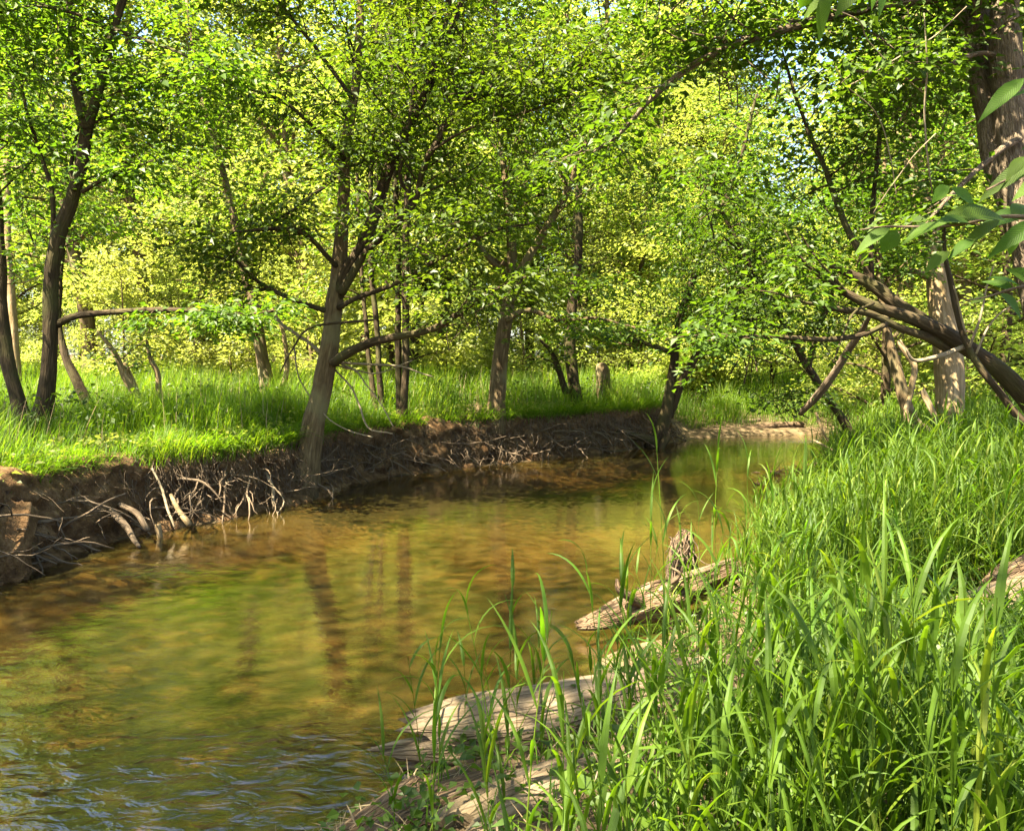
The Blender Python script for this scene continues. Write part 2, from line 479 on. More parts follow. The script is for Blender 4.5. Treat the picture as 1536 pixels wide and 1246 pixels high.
# ------------------------------------------------------------------ undercut earth bank on the far side
def bank():
    seg = np.linalg.norm(np.diff(LW, axis=0), axis=1)
    cum = np.concatenate([[0], np.cumsum(seg)])
    k0 = np.argmax(LW[:, 1] > 2.0); k1 = len(LW) - 1 - np.argmax((LW[::-1, 0] < 4.6) & (LW[::-1, 1] < 23))
    s = np.arange(cum[k0], cum[k1], 0.055)
    C = np.stack([np.interp(s, cum, LW[:, k]) for k in (0, 1)], -1)
    T = norm(np.gradient(C, axis=0)); Nn = np.stack([-T[:, 1], T[:, 0]], -1)
    prof = np.array([(1.0, .93), (.78, .95), (.55, .93), (.40, .89), (.31, .80), (.29, .68), (.31, .56), (.27, .44), (.20, .32), (.16, .22), (.20, .12), (.10, .05), (.0, -.04), (-.18, -.2), (-.4, -.4)])
    tt = np.linspace(0, len(prof) - 1, 34)
    off = np.interp(tt, np.arange(len(prof)), prof[:, 0]); z = np.interp(tt, np.arange(len(prof)), prof[:, 1])
    S, O = np.meshgrid(s, off, indexing='ij'); Z = np.repeat(z[None], len(s), 0)
    big = fbm(np.stack([S * 0.55, 0 * S, 0 * S], -1), 11, 2)
    base = C[:, None] + Nn[:, None] * O[..., None]
    q = np.stack([base[..., 0] * 2.3, base[..., 1] * 2.3, Z * 2.3], -1)
    d = 0.12 * fbm(q, 21, 4) + 0.075 * fbm(q * 4, 31, 3)
    w = sstep(-0.15, 0.1, Z) * sstep(1.05, 0.5, O)
    O2 = O + (d - 0.09 * big) * w
    Z2 = np.where(Z > 0, Z * (1 + 0.09 * big), Z) + 0.07 * fbm(q * 1.3 + 9, 41, 3) * w - 0.06 * sstep(.7, 1.0, O)
    base = C[:, None] + Nn[:, None] * O2[..., None]
    P = np.concatenate([base, Z2[..., None]], -1)
    a, b = P.shape[:2]
    i = np.arange(a - 1)[:, None] * b; j = np.arange(b - 1)[None]
    Q = np.stack([i + j, i + b + j, i + b + j + 1, i + j + 1], -1).reshape(-1, 4)
    mb = MB(); mb.add(P.reshape(-1, 3), Q)
    o = tag(mb.build("earth_bank", M['bank']), kind='structure')
    return o, C, Nn
BANK, BC, BN = bank()

# roots and fibres hanging on the bank
def wander(p, d, L, n, amp, rng, grav=0.0):
    P = [np.array(p, float)]; d = norm(np.array(d, float))
    for k in range(n - 1):
        d = norm(d + rng.normal(0, amp, 3) + np.array([0, 0, -grav]))
        P.append(P[-1] + d * L / (n - 1))
    return np.array(P)

rng = np.random.default_rng(5)
fib = MB()
for k in range(5200):
    i = rng.integers(20, len(BC) - 2)
    z = rng.uniform(.25, .95)
    off = np.interp(z, [0, .2, .3, .44, .56, .68, .8, .9], [.02, .12, .16, .22, .27, .25, .27, .36])
    p = np.append(BC[i] + BN[i] * (off + .02), z)
    d = np.append(-BN[i] * rng.uniform(.0, .35) + rng.normal(0, .45, 2), -1.0)
    P = wander(p, d, rng.uniform(.15, .5), 5, .28, rng, .1)
    r = rng.uniform(.0025, .0065)
    tube(fib, P, np.linspace(r, r * .4, 5), 3, tint=rng.random(), caps=False, seed=k % 13)
fib.build("root_fibres", M['root'], BANK, kind='stuff')
cnt = 0
for k in range(250):
    i = int(rng.integers(60, len(BC) - 3))
    z = rng.uniform(.12, .6)
    off = np.interp(z, [0, .2, .3, .44, .56], [.02, .12, .14, .2, .25])
    p = np.append(BC[i] + BN[i] * (off + .06), z)
    along = np.append(np.array([BN[i][1], -BN[i][0]]), 0) * rng.choice([-1, 1])
    d = np.append(-BN[i], 0) * rng.uniform(.25, 1.0) + along * rng.uniform(0, 1.4) + np.array([0, 0, rng.uniform(-.5, .3)])
    L = rng.uniform(.35, 1.0)
    P = wander(p, d, L, 9, .16, rng, .05)
    r = rng.uniform(.007, .024)
    mb = MB(); tube(mb, P, np.linspace(r, r * .35, 9), 5, rough=.15, seed=k % 17)
    if rng.random() < .6:
        m = rng.integers(3, 6)
        P3 = wander(P[m], P[m + 1] - P[m] + rng.normal(0, .07, 3), L * .45, 6, .25, rng, .12)
        tube(mb, P3, np.linspace(r * .55, r * .2, 6), 4, seed=k % 11)
    mb.build("root", M['root'], BANK)

# ------------------------------------------------------------------ foliage machinery
def leaf_verts(mb, P, Nrm, Hd, L, W, tint):
    """kite leaves, folded along the midrib, tip drooping"""
    Hd = norm(Hd - Nrm * (Hd * Nrm).sum(-1, keepdims=True))
    S = np.cross(Nrm, Hd)
    L = L[:, None]; W = W[:, None]
    a = P
    b = P + Hd * L * .42 + S * W * .5 + Nrm * W * .14
    c = P + Hd * L - Nrm * L * .14
    d = P + Hd * L * .42 - S * W * .5 + Nrm * W * .14
    V = np.stack([a, b, c, d], 1).reshape(-1, 3)
    n = len(P)
    i = np.arange(n)[:, None] * 4
    T = np.concatenate([i + np.array([[0, 2, 1]]), i + np.array([[0, 3, 2]])])
    mb.add(V, tris=T, tint=np.repeat(tint, 4))

def sprays(mb, C, O, R, per, leaf, rng, flat=.07, droop=.28, tilt=.40, tint_lo=0.0, tint_hi=1.0, wr=.56):
    """flat layered sprays of leaves round the centres C (Sx3), pointing along O"""
    C = np.asarray(C, float); S = len(C)
    if S == 0: return
    O = norm(np.asarray(O, float)); R = np.broadcast_to(np.asarray(R, float), (S,))
    k = rng.poisson(per, S)
    idx = np.repeat(np.arange(S), k); n = len(idx)
    ang = rng.uniform(0, 2 * pi, n); u = np.sqrt(rng.random(n)) * R[idx]
    rad = np.stack([np.cos(ang), np.sin(ang), np.zeros(n)], -1)
    P = C[idx] + rad * u[:, None]
    P[:, 2] += rng.normal(0, flat, n) - droop * u * u / np.maximum(R[idx], .05)
    Nn = norm(np.array([0, 0, 1.0]) + rad * .3 + rng.normal(0, tilt, (n, 3)))
    Hd = O[idx] * .6 + rad * .6 + rng.normal(0, .5, (n, 3)) + np.array([0, 0, -.25])
    L = leaf * rng.uniform(.5, 1.4, n)
    base = rng.random(S)[idx]
    t = np.clip(tint_lo + (tint_hi - tint_lo) * (.55 * base + .45 * rng.random(n)), 0, 1)
    leaf_verts(mb, P, Nn, Hd, L, L * wr * rng.uniform(.8, 1.2, n), t)

def branchlets(limb_P, limb_R, n, lrange, rng, twigs, t0=.3, up=.15, fwd=.5, sp=4, rmin=.003, rcap=.02):
    """side branches along a limb; returns spray centres and directions"""
    C, O = [], []
    m = len(limb_P)
    T = norm(np.gradient(limb_P, axis=0))
    for k in range(n):
        t = t0 + (1 - t0) * rng.random() ** .8
        f = t * (m - 1); i = min(int(f), m - 2)
        p = limb_P[i] + (limb_P[i + 1] - limb_P[i]) * (f - i)
        az = rng.uniform(0, 2 * pi)
        d = norm(T[i] * fwd + np.array([cos(az), sin(az), 0]) + np.array([0, 0, up + rng.normal(0, .25)]))
        L = rng.uniform(*lrange) * (1.15 - .45 * t)
        P = wander(p, d, L, 6, .13, rng, .02)
        r = min(limb_R[i] * .4, rcap)
        tube(twigs, P, np.linspace(r, rmin, 6), 4, caps=False, seed=k % 9)
        for s in np.linspace(.35, 1, sp):
            f2 = s * 5; i2 = min(int(f2), 4)
            c = P[i2] + (P[i2 + 1] - P[i2]) * (f2 - i2)
            side = np.cross(d, [0, 0, 1.0]) * rng.uniform(-.4, .4) * L * .5
            c2 = c + side + np.array([0, 0, rng.normal(0, .05)])
            if abs(side).sum() > .1 and rng.random() < .6:
                tube(twigs, np.array([c, (c + c2) / 2 + [0, 0, .03], c2]), [rmin * 1.4, rmin * 1.1, rmin * .7], 3, caps=False)
            C.append(c2); O.append(d)
    return C, O

def px_limb(pts, d0, d1=None, n=None, wob=.012, seed=0):
    """pts: (px, py, width in px); depth runs from d0 to d1"""
    d1 = d0 if d1 is None else d1
    m = len(pts)
    A = []
    for k, (x, y, w) in enumerate(pts):
        d = d0 + (d1 - d0) * k / (m - 1)
        A.append([*U(x, y, d), w * .5 * d / FPX])
    A = catmull(np.array(A), n or max(8, 4 * m))
    P = A[:, :3] + wob * fbm(A[:, :3] * 2.5 + seed, seed, 2)[:, None] * np.array([1, .6, .4])
    return P, np.maximum(A[:, 3], .003)

def hero(name, label, base, bark, limbs, blobs=(), leaf='leaf', size=.105, per=33, rad=.42, group=None, seed=1, cat='tree', twig_mat=None, tint=(0, 1), tilt=.32, dens=.8, ds=1.0, ws=1.0):
    rng = np.random.default_rng(seed)
    root = empty(name, base, label, cat, group)
    tw = MB(); C, O = [], []
    for k, lb in enumerate(limbs):
        d = lb.get('d', (10, 10))
        if 'w' in lb:
            A = catmull(np.array(lb['w'], float), lb.get('n', 14)); P, R = A[:, :3], A[:, 3]
        else:
            P, R = px_limb(lb['p'], d[0] * ds, d[1] * ds, seed=seed + k); R = R * (ws if lb.get('name') == 'trunk' else ws * 1.3)
        mb = MB()
        big = R.max() > .05
        if big:
            P = catmull(np.column_stack([P, R]), 44); P, R = P[:, :3], P[:, 3]
        tube(mb, P, R, 18 if big else 7, rough=.15 if big else .14, seed=(seed * 3 + k) % 29, flute=.03 if big else 0)
        mb.build(lb.get('name', 'limb'), lb.get('m', bark), root)
        if lb.get('subs', 0):
            c, o = branchlets(P, R, lb['subs'], lb.get('len', (.8, 1.8)), rng, tw, lb.get('t0', .3), lb.get('up', .15), lb.get('fwd', .5))
            C += c; O += o
    for (c, r, n) in blobs:
        c = EYE + (np.array(c, float) - EYE) * ds; r = np.array(r, float) * ds
        for q in range(n):
            u = norm(rng.normal(0, 1, 3)) * rng.random() ** .45
            p = c + u * r
            C.append(p); O.append(np.array([u[0], u[1], 0.0]) + 1e-3)
            if rng.random() < .45:
                tube(tw, wander(p, np.array([-u[0], -u[1], -.5]), .7, 4, .2, rng), np.linspace(.004, .009, 4), 3, caps=False)
    if tw.n: tw.build("twigs", twig_mat or bark, root, kind='stuff')
    if C:
        mb = MB(); sprays(mb, C, O, rad * rng.uniform(.7, 1.3, len(C)), per * dens, size, rng, tint_lo=tint[0], tint_hi=tint[1], tilt=tilt)
        mb.build("crown", M[leaf], root, smooth=False, kind='stuff')
    return root

def W(px, py, d): return U(px, py, d)

# ------------------------------------------------------------------ hero trees
bL = U(45, 668, 12.0)
hero("forked_tree", "dark two-stemmed tree forking low in the grass at the far left", bL, M['bark'], [
    dict(name='trunk', p=[(40, 690, 54), (46, 655, 46), (40, 640, 34), (24, 590, 25), (10, 530, 23), (2, 460, 20), (1, 380, 17), (-8, 250, 15), (-25, 60, 12), (-40, -120, 8)], d=(12.0, 12.3), subs=26, len=(.8, 2.0), t0=.45),
    dict(name='trunk', p=[(48, 690, 50), (54, 650, 44), (66, 610, 31), (74, 550, 27), (76, 480, 26), (80, 390, 25), (104, 310, 23), (123, 240, 21), (130, 195, 20), (150, 130, 17), (165, 60, 16), (186, -10, 14), (215, -130, 10), (250, -280, 5)], d=(12.0, 11.6), subs=34, len=(.8, 2.0), t0=.4),
    dict(p=[(130, 195, 15), (118, 150, 13), (112, 80, 12), (104, 0, 10), (90, -120, 6)], d=(11.7, 11.9), subs=14, t0=.1),
    dict(p=[(84, 487, 11), (110, 475, 9), (170, 468, 8), (250, 465, 8), (310, 468, 7), (360, 472, 5), (410, 467, 3)], d=(11.9, 11.2), subs=12, len=(.4, 1.0), t0=.45),
    dict(p=[(76, 400, 7), (80, 300, 6), (60, 230, 5), (38, 160, 4), (25, 90, 2)], d=(11.9, 11.6), subs=8, len=(.5, 1.2)),
    dict(p=[(123, 288, 6), (150, 272, 5), (185, 258, 3), (230, 240, 2)], d=(11.7, 11.2), subs=5, len=(.4, .9)),
    dict(p=[(112, 285, 6), (105, 255, 5), (112, 215, 4), (118, 190, 3)], d=(11.7, 11.9)),
    dict(p=[(170, 45, 7), (215, 60, 5), (280, 85, 4), (350, 130, 2)], d=(11.5, 10.8), subs=8, len=(.5, 1.2)),
    dict(p=[(165, 45, 7), (110, 20, 5), (50, 10, 4), (-20, 25, 2)], d=(11.5, 11.0), subs=8, len=(.5, 1.2)),
], blobs=[(U(60, 60, 11.6), (1.9, 1.6, 1.2), 70), (U(130, -200, 11.6), (3.0, 2.6, 1.8), 190), (U(40, 330, 12.2), (1.0, 1.0, .9), 22), (U(250, 120, 11.8), (1.5, 1.3, 1.0), 45)], seed=3, ws=.85)

bC = U(460, 716, 13.1)
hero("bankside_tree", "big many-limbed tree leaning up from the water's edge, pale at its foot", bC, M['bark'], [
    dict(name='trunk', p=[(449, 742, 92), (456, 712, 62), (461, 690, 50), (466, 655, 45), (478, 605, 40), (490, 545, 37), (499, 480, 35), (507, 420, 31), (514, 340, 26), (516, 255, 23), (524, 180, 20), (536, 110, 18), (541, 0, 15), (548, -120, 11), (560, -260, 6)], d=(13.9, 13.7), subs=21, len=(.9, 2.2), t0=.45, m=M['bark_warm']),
    dict(p=[(505, 450, 20), (520, 405, 19), (545, 365, 19), (562, 320, 19), (580, 266, 17), (605, 205, 15), (637, 145, 13), (657, 94, 12), (681, 35, 11), (712, -60, 8), (750, -180, 4)], d=(13.8, 12.9), subs=19, len=(.8, 2.0)),
    dict(p=[(630, 150, 9), (650, 100, 8), (662, 60, 7), (676, 0, 6), (690, -90, 4)], d=(13.0, 13.2), subs=6, len=(.6, 1.4)),
    dict(p=[(512, 440, 14), (545, 383, 12), (590, 340, 11), (624, 300, 10), (632, 262, 9), (650, 220, 8), (682, 168, 8), (720, 145, 8), (770, 143, 7), (815, 118, 6), (870, 98, 4), (930, 84, 3)], d=(13.7, 11.9), subs=17, len=(.7, 1.8)),
    dict(p=[(640, 238, 8), (665, 200, 8), (690, 160, 7), (730, 100, 6), (750, 75, 4)], d=(12.8, 12.4), subs=6, len=(.6, 1.4)),
    dict(p=[(650, 225, 5), (700, 195, 5), (770, 175, 4), (850, 145, 4), (905, 115, 2)], d=(12.7, 11.7), subs=7, len=(.5, 1.3)),
    dict(p=[(622, 305, 6), (600, 265, 6), (612, 200, 6), (622, 130, 7), (640, 40, 6), (668, 5, 5), (700, -60, 3)], d=(13.2, 12.7), subs=7, len=(.6, 1.4)),
    dict(p=[(500, 545, 15), (520, 530, 14), (560, 513, 13), (600, 504, 11), (647, 494, 10), (687, 471, 8), (731, 440, 6), (790, 415, 4)], d=(13.7, 12.4), subs=10, len=(.5, 1.3), t0=.4),
    dict(p=[(508, 462, 9), (535, 447, 8), (590, 427, 7), (637, 400, 7), (690, 372, 6), (745, 345, 5), (800, 335, 3)], d=(13.7, 12.6), subs=11, len=(.6, 1.5)),
    dict(p=[(505, 400, 9), (480, 372, 8), (455, 350, 8), (425, 343, 7), (372, 346, 4), (345, 350, 2)], d=(13.7, 12.6), subs=9, len=(.6, 1.5)),
    dict(p=[(512, 258, 7), (480, 285, 6), (440, 315, 5), (400, 338, 3)], d=(13.7, 13.1), subs=5, len=(.5, 1.2)),
    dict(p=[(495, 468, 9), (470, 460, 8), (442, 450, 7), (394, 427, 6), (364, 400, 5), (338, 365, 3)], d=(13.8, 12.8), subs=9, len=(.5, 1.3)),
    dict(p=[(517, 240, 8), (470, 190, 6), (420, 150, 5), (360, 130, 3)], d=(13.7, 12.9), subs=9, len=(.7, 1.6)),
    dict(p=[(530, 150, 8), (480, 80, 6), (440, 30, 5), (400, -20, 3)], d=(13.7, 13.4), subs=9, len=(.7, 1.6)),
    dict(p=[(560, 480, 4), (470, 490, 4), (440, 520, 3), (420, 560, 2)], d=(13.5, 12.9)),
], blobs=[(U(560, -180, 13.2), (4.2, 3.4, 1.9), 330), (U(700, 60, 12.4), (2.2, 1.6, 1.0), 90), (U(830, 130, 11.8), (1.7, 1.4, .8), 70), (U(560, 200, 13.0), (1.2, 1.0, .7), 50), (U(640, 330, 12.6), (1.2, 1.0, .6), 35), (U(420, 300, 13.0), (1.4, 1.2, .6), 30), (U(700, 430, 12.5), (1.1, .9, .35), 24)], seed=11, per=34, dens=.58, ds=.942, ws=.76)

# pale dead twigs hanging from that tree are a broken branch caught in it
rngt = np.random.default_rng(44)
root = empty("dead_branch", U(470, 500, 13.3), "bare pale dead branch drooping in front of the trunk on the far bank", "branch")
for pts in ([(380, 452, 4), (420, 485, 5), (455, 510, 5), (490, 535, 5), (525, 545, 4), (600, 548, 3), (650, 565, 2)],
            [(470, 520, 4), (510, 560, 3), (535, 590, 3), (550, 640, 3), (590, 650, 2)],
            [(480, 530, 3), (530, 555, 3), (560, 590, 2), (590, 640, 2)],
            [(440, 520, 3), (450, 570, 2), (475, 610, 2), (510, 640, 2), (560, 655, 2)],
            [(500, 545, 3), (560, 560, 2), (620, 540, 2)]):
    P, R = px_limb(pts, 13.2, 12.8, wob=.03)
    mb = MB(); tube(mb, P, R, 5); mb.build("twig", M['twig'], root)

bM = U(748, 630, 17.6)
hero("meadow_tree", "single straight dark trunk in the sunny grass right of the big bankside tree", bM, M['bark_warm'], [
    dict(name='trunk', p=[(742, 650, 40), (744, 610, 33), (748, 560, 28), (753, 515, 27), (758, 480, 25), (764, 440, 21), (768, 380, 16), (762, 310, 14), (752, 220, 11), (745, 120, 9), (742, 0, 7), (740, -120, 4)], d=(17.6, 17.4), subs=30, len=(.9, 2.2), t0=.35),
    dict(p=[(765, 455, 14), (785, 400, 12), (815, 350, 11), (849, 292, 10), (869, 240, 8), (890, 190, 6), (915, 140, 4)], d=(17.5, 16.4), subs=20, len=(.8, 1.9)),
    dict(p=[(760, 480, 9), (790, 465, 7), (840, 480, 5), (900, 478, 4), (980, 500, 2)], d=(17.4, 16.6), subs=7, len=(.5, 1.2)),
    dict(p=[(765, 420, 8), (720, 370, 7), (690, 300, 5), (670, 240, 3)], d=(17.4, 16.9), subs=12, len=(.7, 1.7)),
    dict(p=[(766, 400, 8), (730, 380, 5), (705, 330, 4)], d=(17.5, 17.9), subs=6),
], blobs=[(U(760, 150, 17.4), (3.0, 2.4, 2.0), 150), (U(860, 420, 17.0), (1.6, 1.4, .4), 22), (U(760, -150, 17.4), (3.0, 2.6, 2.0), 120), (U(690, 330, 17.0), (1.6, 1.4, .9), 50)], seed=21, size=.13, dens=.55, ws=.85)

bT = U(603, 640, 16.2)
hero("twin_stem_tree", "young tree with two thin straight stems behind the big bankside tree", bT, M['bark'], [
    dict(name='trunk', p=[(600, 640, 14), (599, 600, 10), (597, 520, 9), (597, 400, 9), (594, 300, 8), (590, 180, 7), (585, 40, 5)], d=(16.2, 16.3), subs=20, len=(.7, 1.7), t0=.3),
    dict(name='trunk', p=[(604, 640, 14), (607, 600, 12), (609, 520, 11), (608, 400, 11), (612, 280, 10), (618, 150, 8), (622, 20, 6)], d=(16.2, 16.0), subs=20, len=(.7, 1.7), t0=.3),
], blobs=[(U(605, 180, 16.2), (1.8, 1.6, 2.0), 90)], seed=22, size=.11, dens=.5)
hero("slender_tree", "slender tree leaning beside the young two-stemmed tree", U(572, 640, 16.8), M['bark'], [
    dict(name='trunk', p=[(574, 640, 12), (570, 580, 9), (566, 500, 8), (558, 420, 8), (556, 300, 7), (560, 150, 5), (566, 20, 4)], d=(16.8, 17.0), subs=18, len=(.7, 1.6), t0=.35),
    dict(name='trunk', p=[(566, 640, 12), (556, 560, 8), (548, 480, 7), (540, 380, 6), (536, 260, 5)], d=(16.8, 17.4), subs=12, len=(.7, 1.6), t0=.4),
], blobs=[(U(560, 150, 17), (1.6, 1.5, 1.6), 60)], seed=23, size=.11, dens=.5)
hero("curving_tree", "dark trunk curving left in the grass beyond the straight dark trunk", U(862, 610, 20.5), M['bark'], [
    dict(name='trunk', p=[(866, 615, 22), (862, 585, 18), (857, 545, 17), (855, 500, 16), (860, 440, 14), (868, 380, 12), (868, 280, 10), (860, 150, 8), (850, 20, 5)], d=(20.5, 20.5), subs=26, len=(.9, 2.2), t0=.3),
    dict(p=[(850, 590, 8), (840, 560, 7), (828, 530, 5), (810, 510, 3)], d=(20.3, 19.8), subs=4, len=(.4, .8)),
], blobs=[(U(865, 220, 20.5), (2.6, 2.4, 2.4), 140)], seed=24, size=.12, dens=.5)
hero("broken_stump", "short sunlit broken trunk in the grass beside the leaning creek tree", U(905, 590, 21.5), M['bark_warm'], [
    dict(name='trunk', p=[(906, 605, 26), (905, 585, 22), (904, 560, 20), (902, 545, 13)], d=(21.5, 21.5)),
], seed=25, cat='stump')
hero("creek_tree", "mossy tree leaning over the water at the far bend of the bank", U(985, 668, 20.4), M['bark'], [
    dict(name='trunk', p=[(978, 675, 30), (990, 650, 22), (999, 620, 18), (1006, 580, 15), (1012, 530, 13), (1022, 470, 12), (1042, 410, 10), (1075, 330, 8), (1110, 240, 6), (1135, 140, 4)], d=(20.4, 19.4), subs=30, len=(.8, 2.0), t0=.25),
    dict(p=[(1002, 625, 12), (1020, 580, 10), (1038, 545, 9), (1060, 505, 8), (1100, 450, 6), (1150, 390, 4)], d=(20.3, 19.0), subs=18, len=(.7, 1.8)),
    dict(p=[(995, 645, 10), (1000, 655, 9), (993, 668, 8), (988, 680, 6)], d=(20.2, 20.0)),
    dict(p=[(1012, 530, 7), (980, 520, 5), (930, 500, 4), (880, 490, 2)], d=(20.0, 19.3), subs=12, len=(.5, 1.4)),
    dict(p=[(980, 660, 10), (955, 655, 8), (930, 648, 6), (905, 652, 4)], d=(20.2, 19.9)),
], blobs=[(U(1075, 330, 19.4), (2.0, 1.8, 1.6), 130), (U(1090, 460, 19.2), (1.4, 1.2, .5), 24), (U(1000, 440, 19.5), (1.4, 1.2, .7), 40)], seed=26, size=.11, tint=(0, .7), dens=.55)

hero("leaning_pale_tree", "pale leaning tree with sunlit sprouting base, behind the long horizontal branch", U(395, 580, 19), M['bark_warm'], [
    dict(name='trunk', p=[(403, 600, 24), (398, 565, 20), (390, 515, 17), (382, 470, 15), (368, 410, 13), (352, 330, 11), (330, 240, 9), (300, 130, 7), (280, 0, 4)], d=(19, 19.3), subs=28, len=(.9, 2.2), t0=.35),
    dict(p=[(396, 560, 10), (385, 510, 9), (372, 480, 7), (352, 440, 5)], d=(19, 18.5), subs=8),
], blobs=[(U(330, 220, 19), (2.4, 2.2, 2.2), 130)], seed=27, size=.12, tint=(.3, 1), dens=.6)
for k, (pts, d, lab) in enumerate([
    ([(412, 590, 7), (430, 560, 6), (425, 500, 5), (405, 455, 3)], 18.8, "pale bare sprout to the right of the leaning pale tree"),
    ([(215, 610, 9), (190, 570, 8), (172, 530, 6), (150, 500, 3)], 15.5, "short pale broken stem leaning left in the grass under the long branch"),
    ([(240, 600, 7), (236, 560, 6), (226, 540, 5), (220, 510, 3)], 15.8, "thin grey broken stem nearest the middle of the left meadow"),
    ([(208, 600, 8), (200, 575, 7), (185, 545, 5)], 16.2, "shortest pale stem among those leaning in the left meadow")]):
    hero("dead_sapling", lab, U(*pts[0][:2], d), M['pale'], [dict(name='stem', p=pts, d=(d, d - .2), subs=3, len=(.4, .8), t0=.6)], seed=60 + k, per=12, cat='dead stem')
hero("leaning_sapling", "thin dark sapling leaning left just behind the forked tree", U(136, 625, 14.5), M['bark'], [
    dict(name='trunk', p=[(140, 640, 20), (130, 605, 16), (112, 565, 13), (98, 535, 11), (88, 480, 9), (92, 400, 8), (100, 300, 7), (96, 200, 5)], d=(14.5, 15), subs=22, len=(.7, 1.7), t0=.4),
], blobs=[(U(120, 280, 15), (2.0, 1.6, 1.4), 80)], seed=28, size=.11, tint=(.3, 1), dens=.6)
hero("whitish_tree", "pale sunlit thin tree at the far left edge beyond the forked tree", U(15, 610, 19), M['pale'], [
    dict(name='trunk', p=[(28, 615, 16), (22, 520, 13), (14, 400, 12), (10, 280, 11), (14, 180, 9), (22, 60, 7), (30, -60, 4)], d=(19, 19), subs=22, len=(.8, 1.9), t0=.45),
], blobs=[(U(40, 90, 19), (2.2, 2.0, 1.8), 90)], seed=29, size=.12, tint=(.4, 1))

# right-hand bank
bR = np.array([U(1600, 640, 8.6)[0], 8.6, .62])
hero("twin_trunk_tree", "big rough-barked double trunk rising at the right edge", bR, M['bark_big'], [
    dict(name='trunk', p=[(1640, 800, 78), (1612, 700, 62), (1585, 560, 56), (1558, 430, 52), (1534, 320, 49), (1522, 230, 48), (1513, 140, 45), (1508, 60, 43), (1510, -20, 41), (1518, -150, 35), (1530, -350, 22)], d=(8.6, 8.8), subs=30, len=(.9, 2.2), t0=.55),
    dict(name='trunk', p=[(1535, 340, 46), (1508, 270, 46), (1488, 190, 40), (1470, 110, 38), (1456, 40, 36), (1440, -60, 31), (1420, -200, 22)], d=(8.75, 9.3), subs=22, len=(.9, 2.2), t0=.45),
    dict(p=[(1500, 170, 30), (1480, 60, 27), (1460, -20, 24), (1450, -120, 18)], d=(9.3, 10.0), subs=10),
    dict(p=[(1492, 83, 7), (1470, 80, 6), (1440, 90, 6), (1410, 105, 5), (1385, 120, 5), (1350, 118, 5), (1310, 110, 4), (1275, 105, 3)], d=(8.7, 8.2), subs=8, len=(.4, .9)),
    dict(p=[(1480, -30, 16), (1420, -8, 13), (1340, 6, 12), (1260, 22, 11), (1205, 36, 11), (1150, 52, 10), (1091, 71, 9), (1030, 105, 8), (977, 148, 6), (930, 200, 5), (880, 235, 3)], d=(8.9, 9.8), subs=26, len=(.6, 1.6), t0=.25),
    dict(p=[(1536, 205, 9), (1500, 225, 8), (1460, 260, 6), (1420, 300, 5), (1380, 345, 3)], d=(8.6, 7.9), subs=4, len=(.3, .8)),
], blobs=[(U(1450, -230, 8.8), (3.0, 2.8, 1.6), 240), (U(1250, -120, 9.2), (2.4, 2.0, .9), 150), (U(1380, 60, 9.2), (1.2, 1.1, .8), 60), (U(1120, 40, 9.6), (1.3, 1.2, .5), 36), (U(1000, -90, 9.6), (1.8, 1.8, .6), 80)], seed=31, size=.11, tint=(0, .75), dens=.6)

bN = np.array([U(1425, 660, 14.2)[0], 14.2, .62])
hero("scarred_tree", "pale scarred trunk standing in grass behind the leaning mossy limbs", bN, M['bark_warm'], [
    dict(name='trunk', p=[(1427, 680, 44), (1427, 640, 40), (1425, 590, 40), (1424, 545, 40), (1418, 505, 38), (1410, 450, 32), (1400, 390, 30), (1388, 330, 28), (1372, 260, 26), (1362, 180, 22), (1358, 80, 17), (1352, -40, 12), (1345, -180, 6)], d=(14.2, 14.4), subs=26, len=(.8, 2.0), t0=.45, m=M['pale']),
    dict(p=[(1398, 400, 12), (1402, 330, 12), (1408, 270, 9), (1416, 200, 6), (1420, 100, 4)], d=(14.3, 14.4), subs=10),
    dict(p=[(1405, 420, 8), (1370, 408, 8), (1330, 402, 7), (1290, 395, 3)], d=(14.3, 13.8), subs=6, len=(.5, 1.2)),
], blobs=[(U(1370, 150, 13.8), (1.6, 1.6, 1.7), 110), (U(1400, -120, 14.2), (3.2, 2.8, 2.0), 170), (U(1290, 300, 13.4), (1.2, 1.1, .6), 40)], seed=32, size=.095, tint=(0, .8))

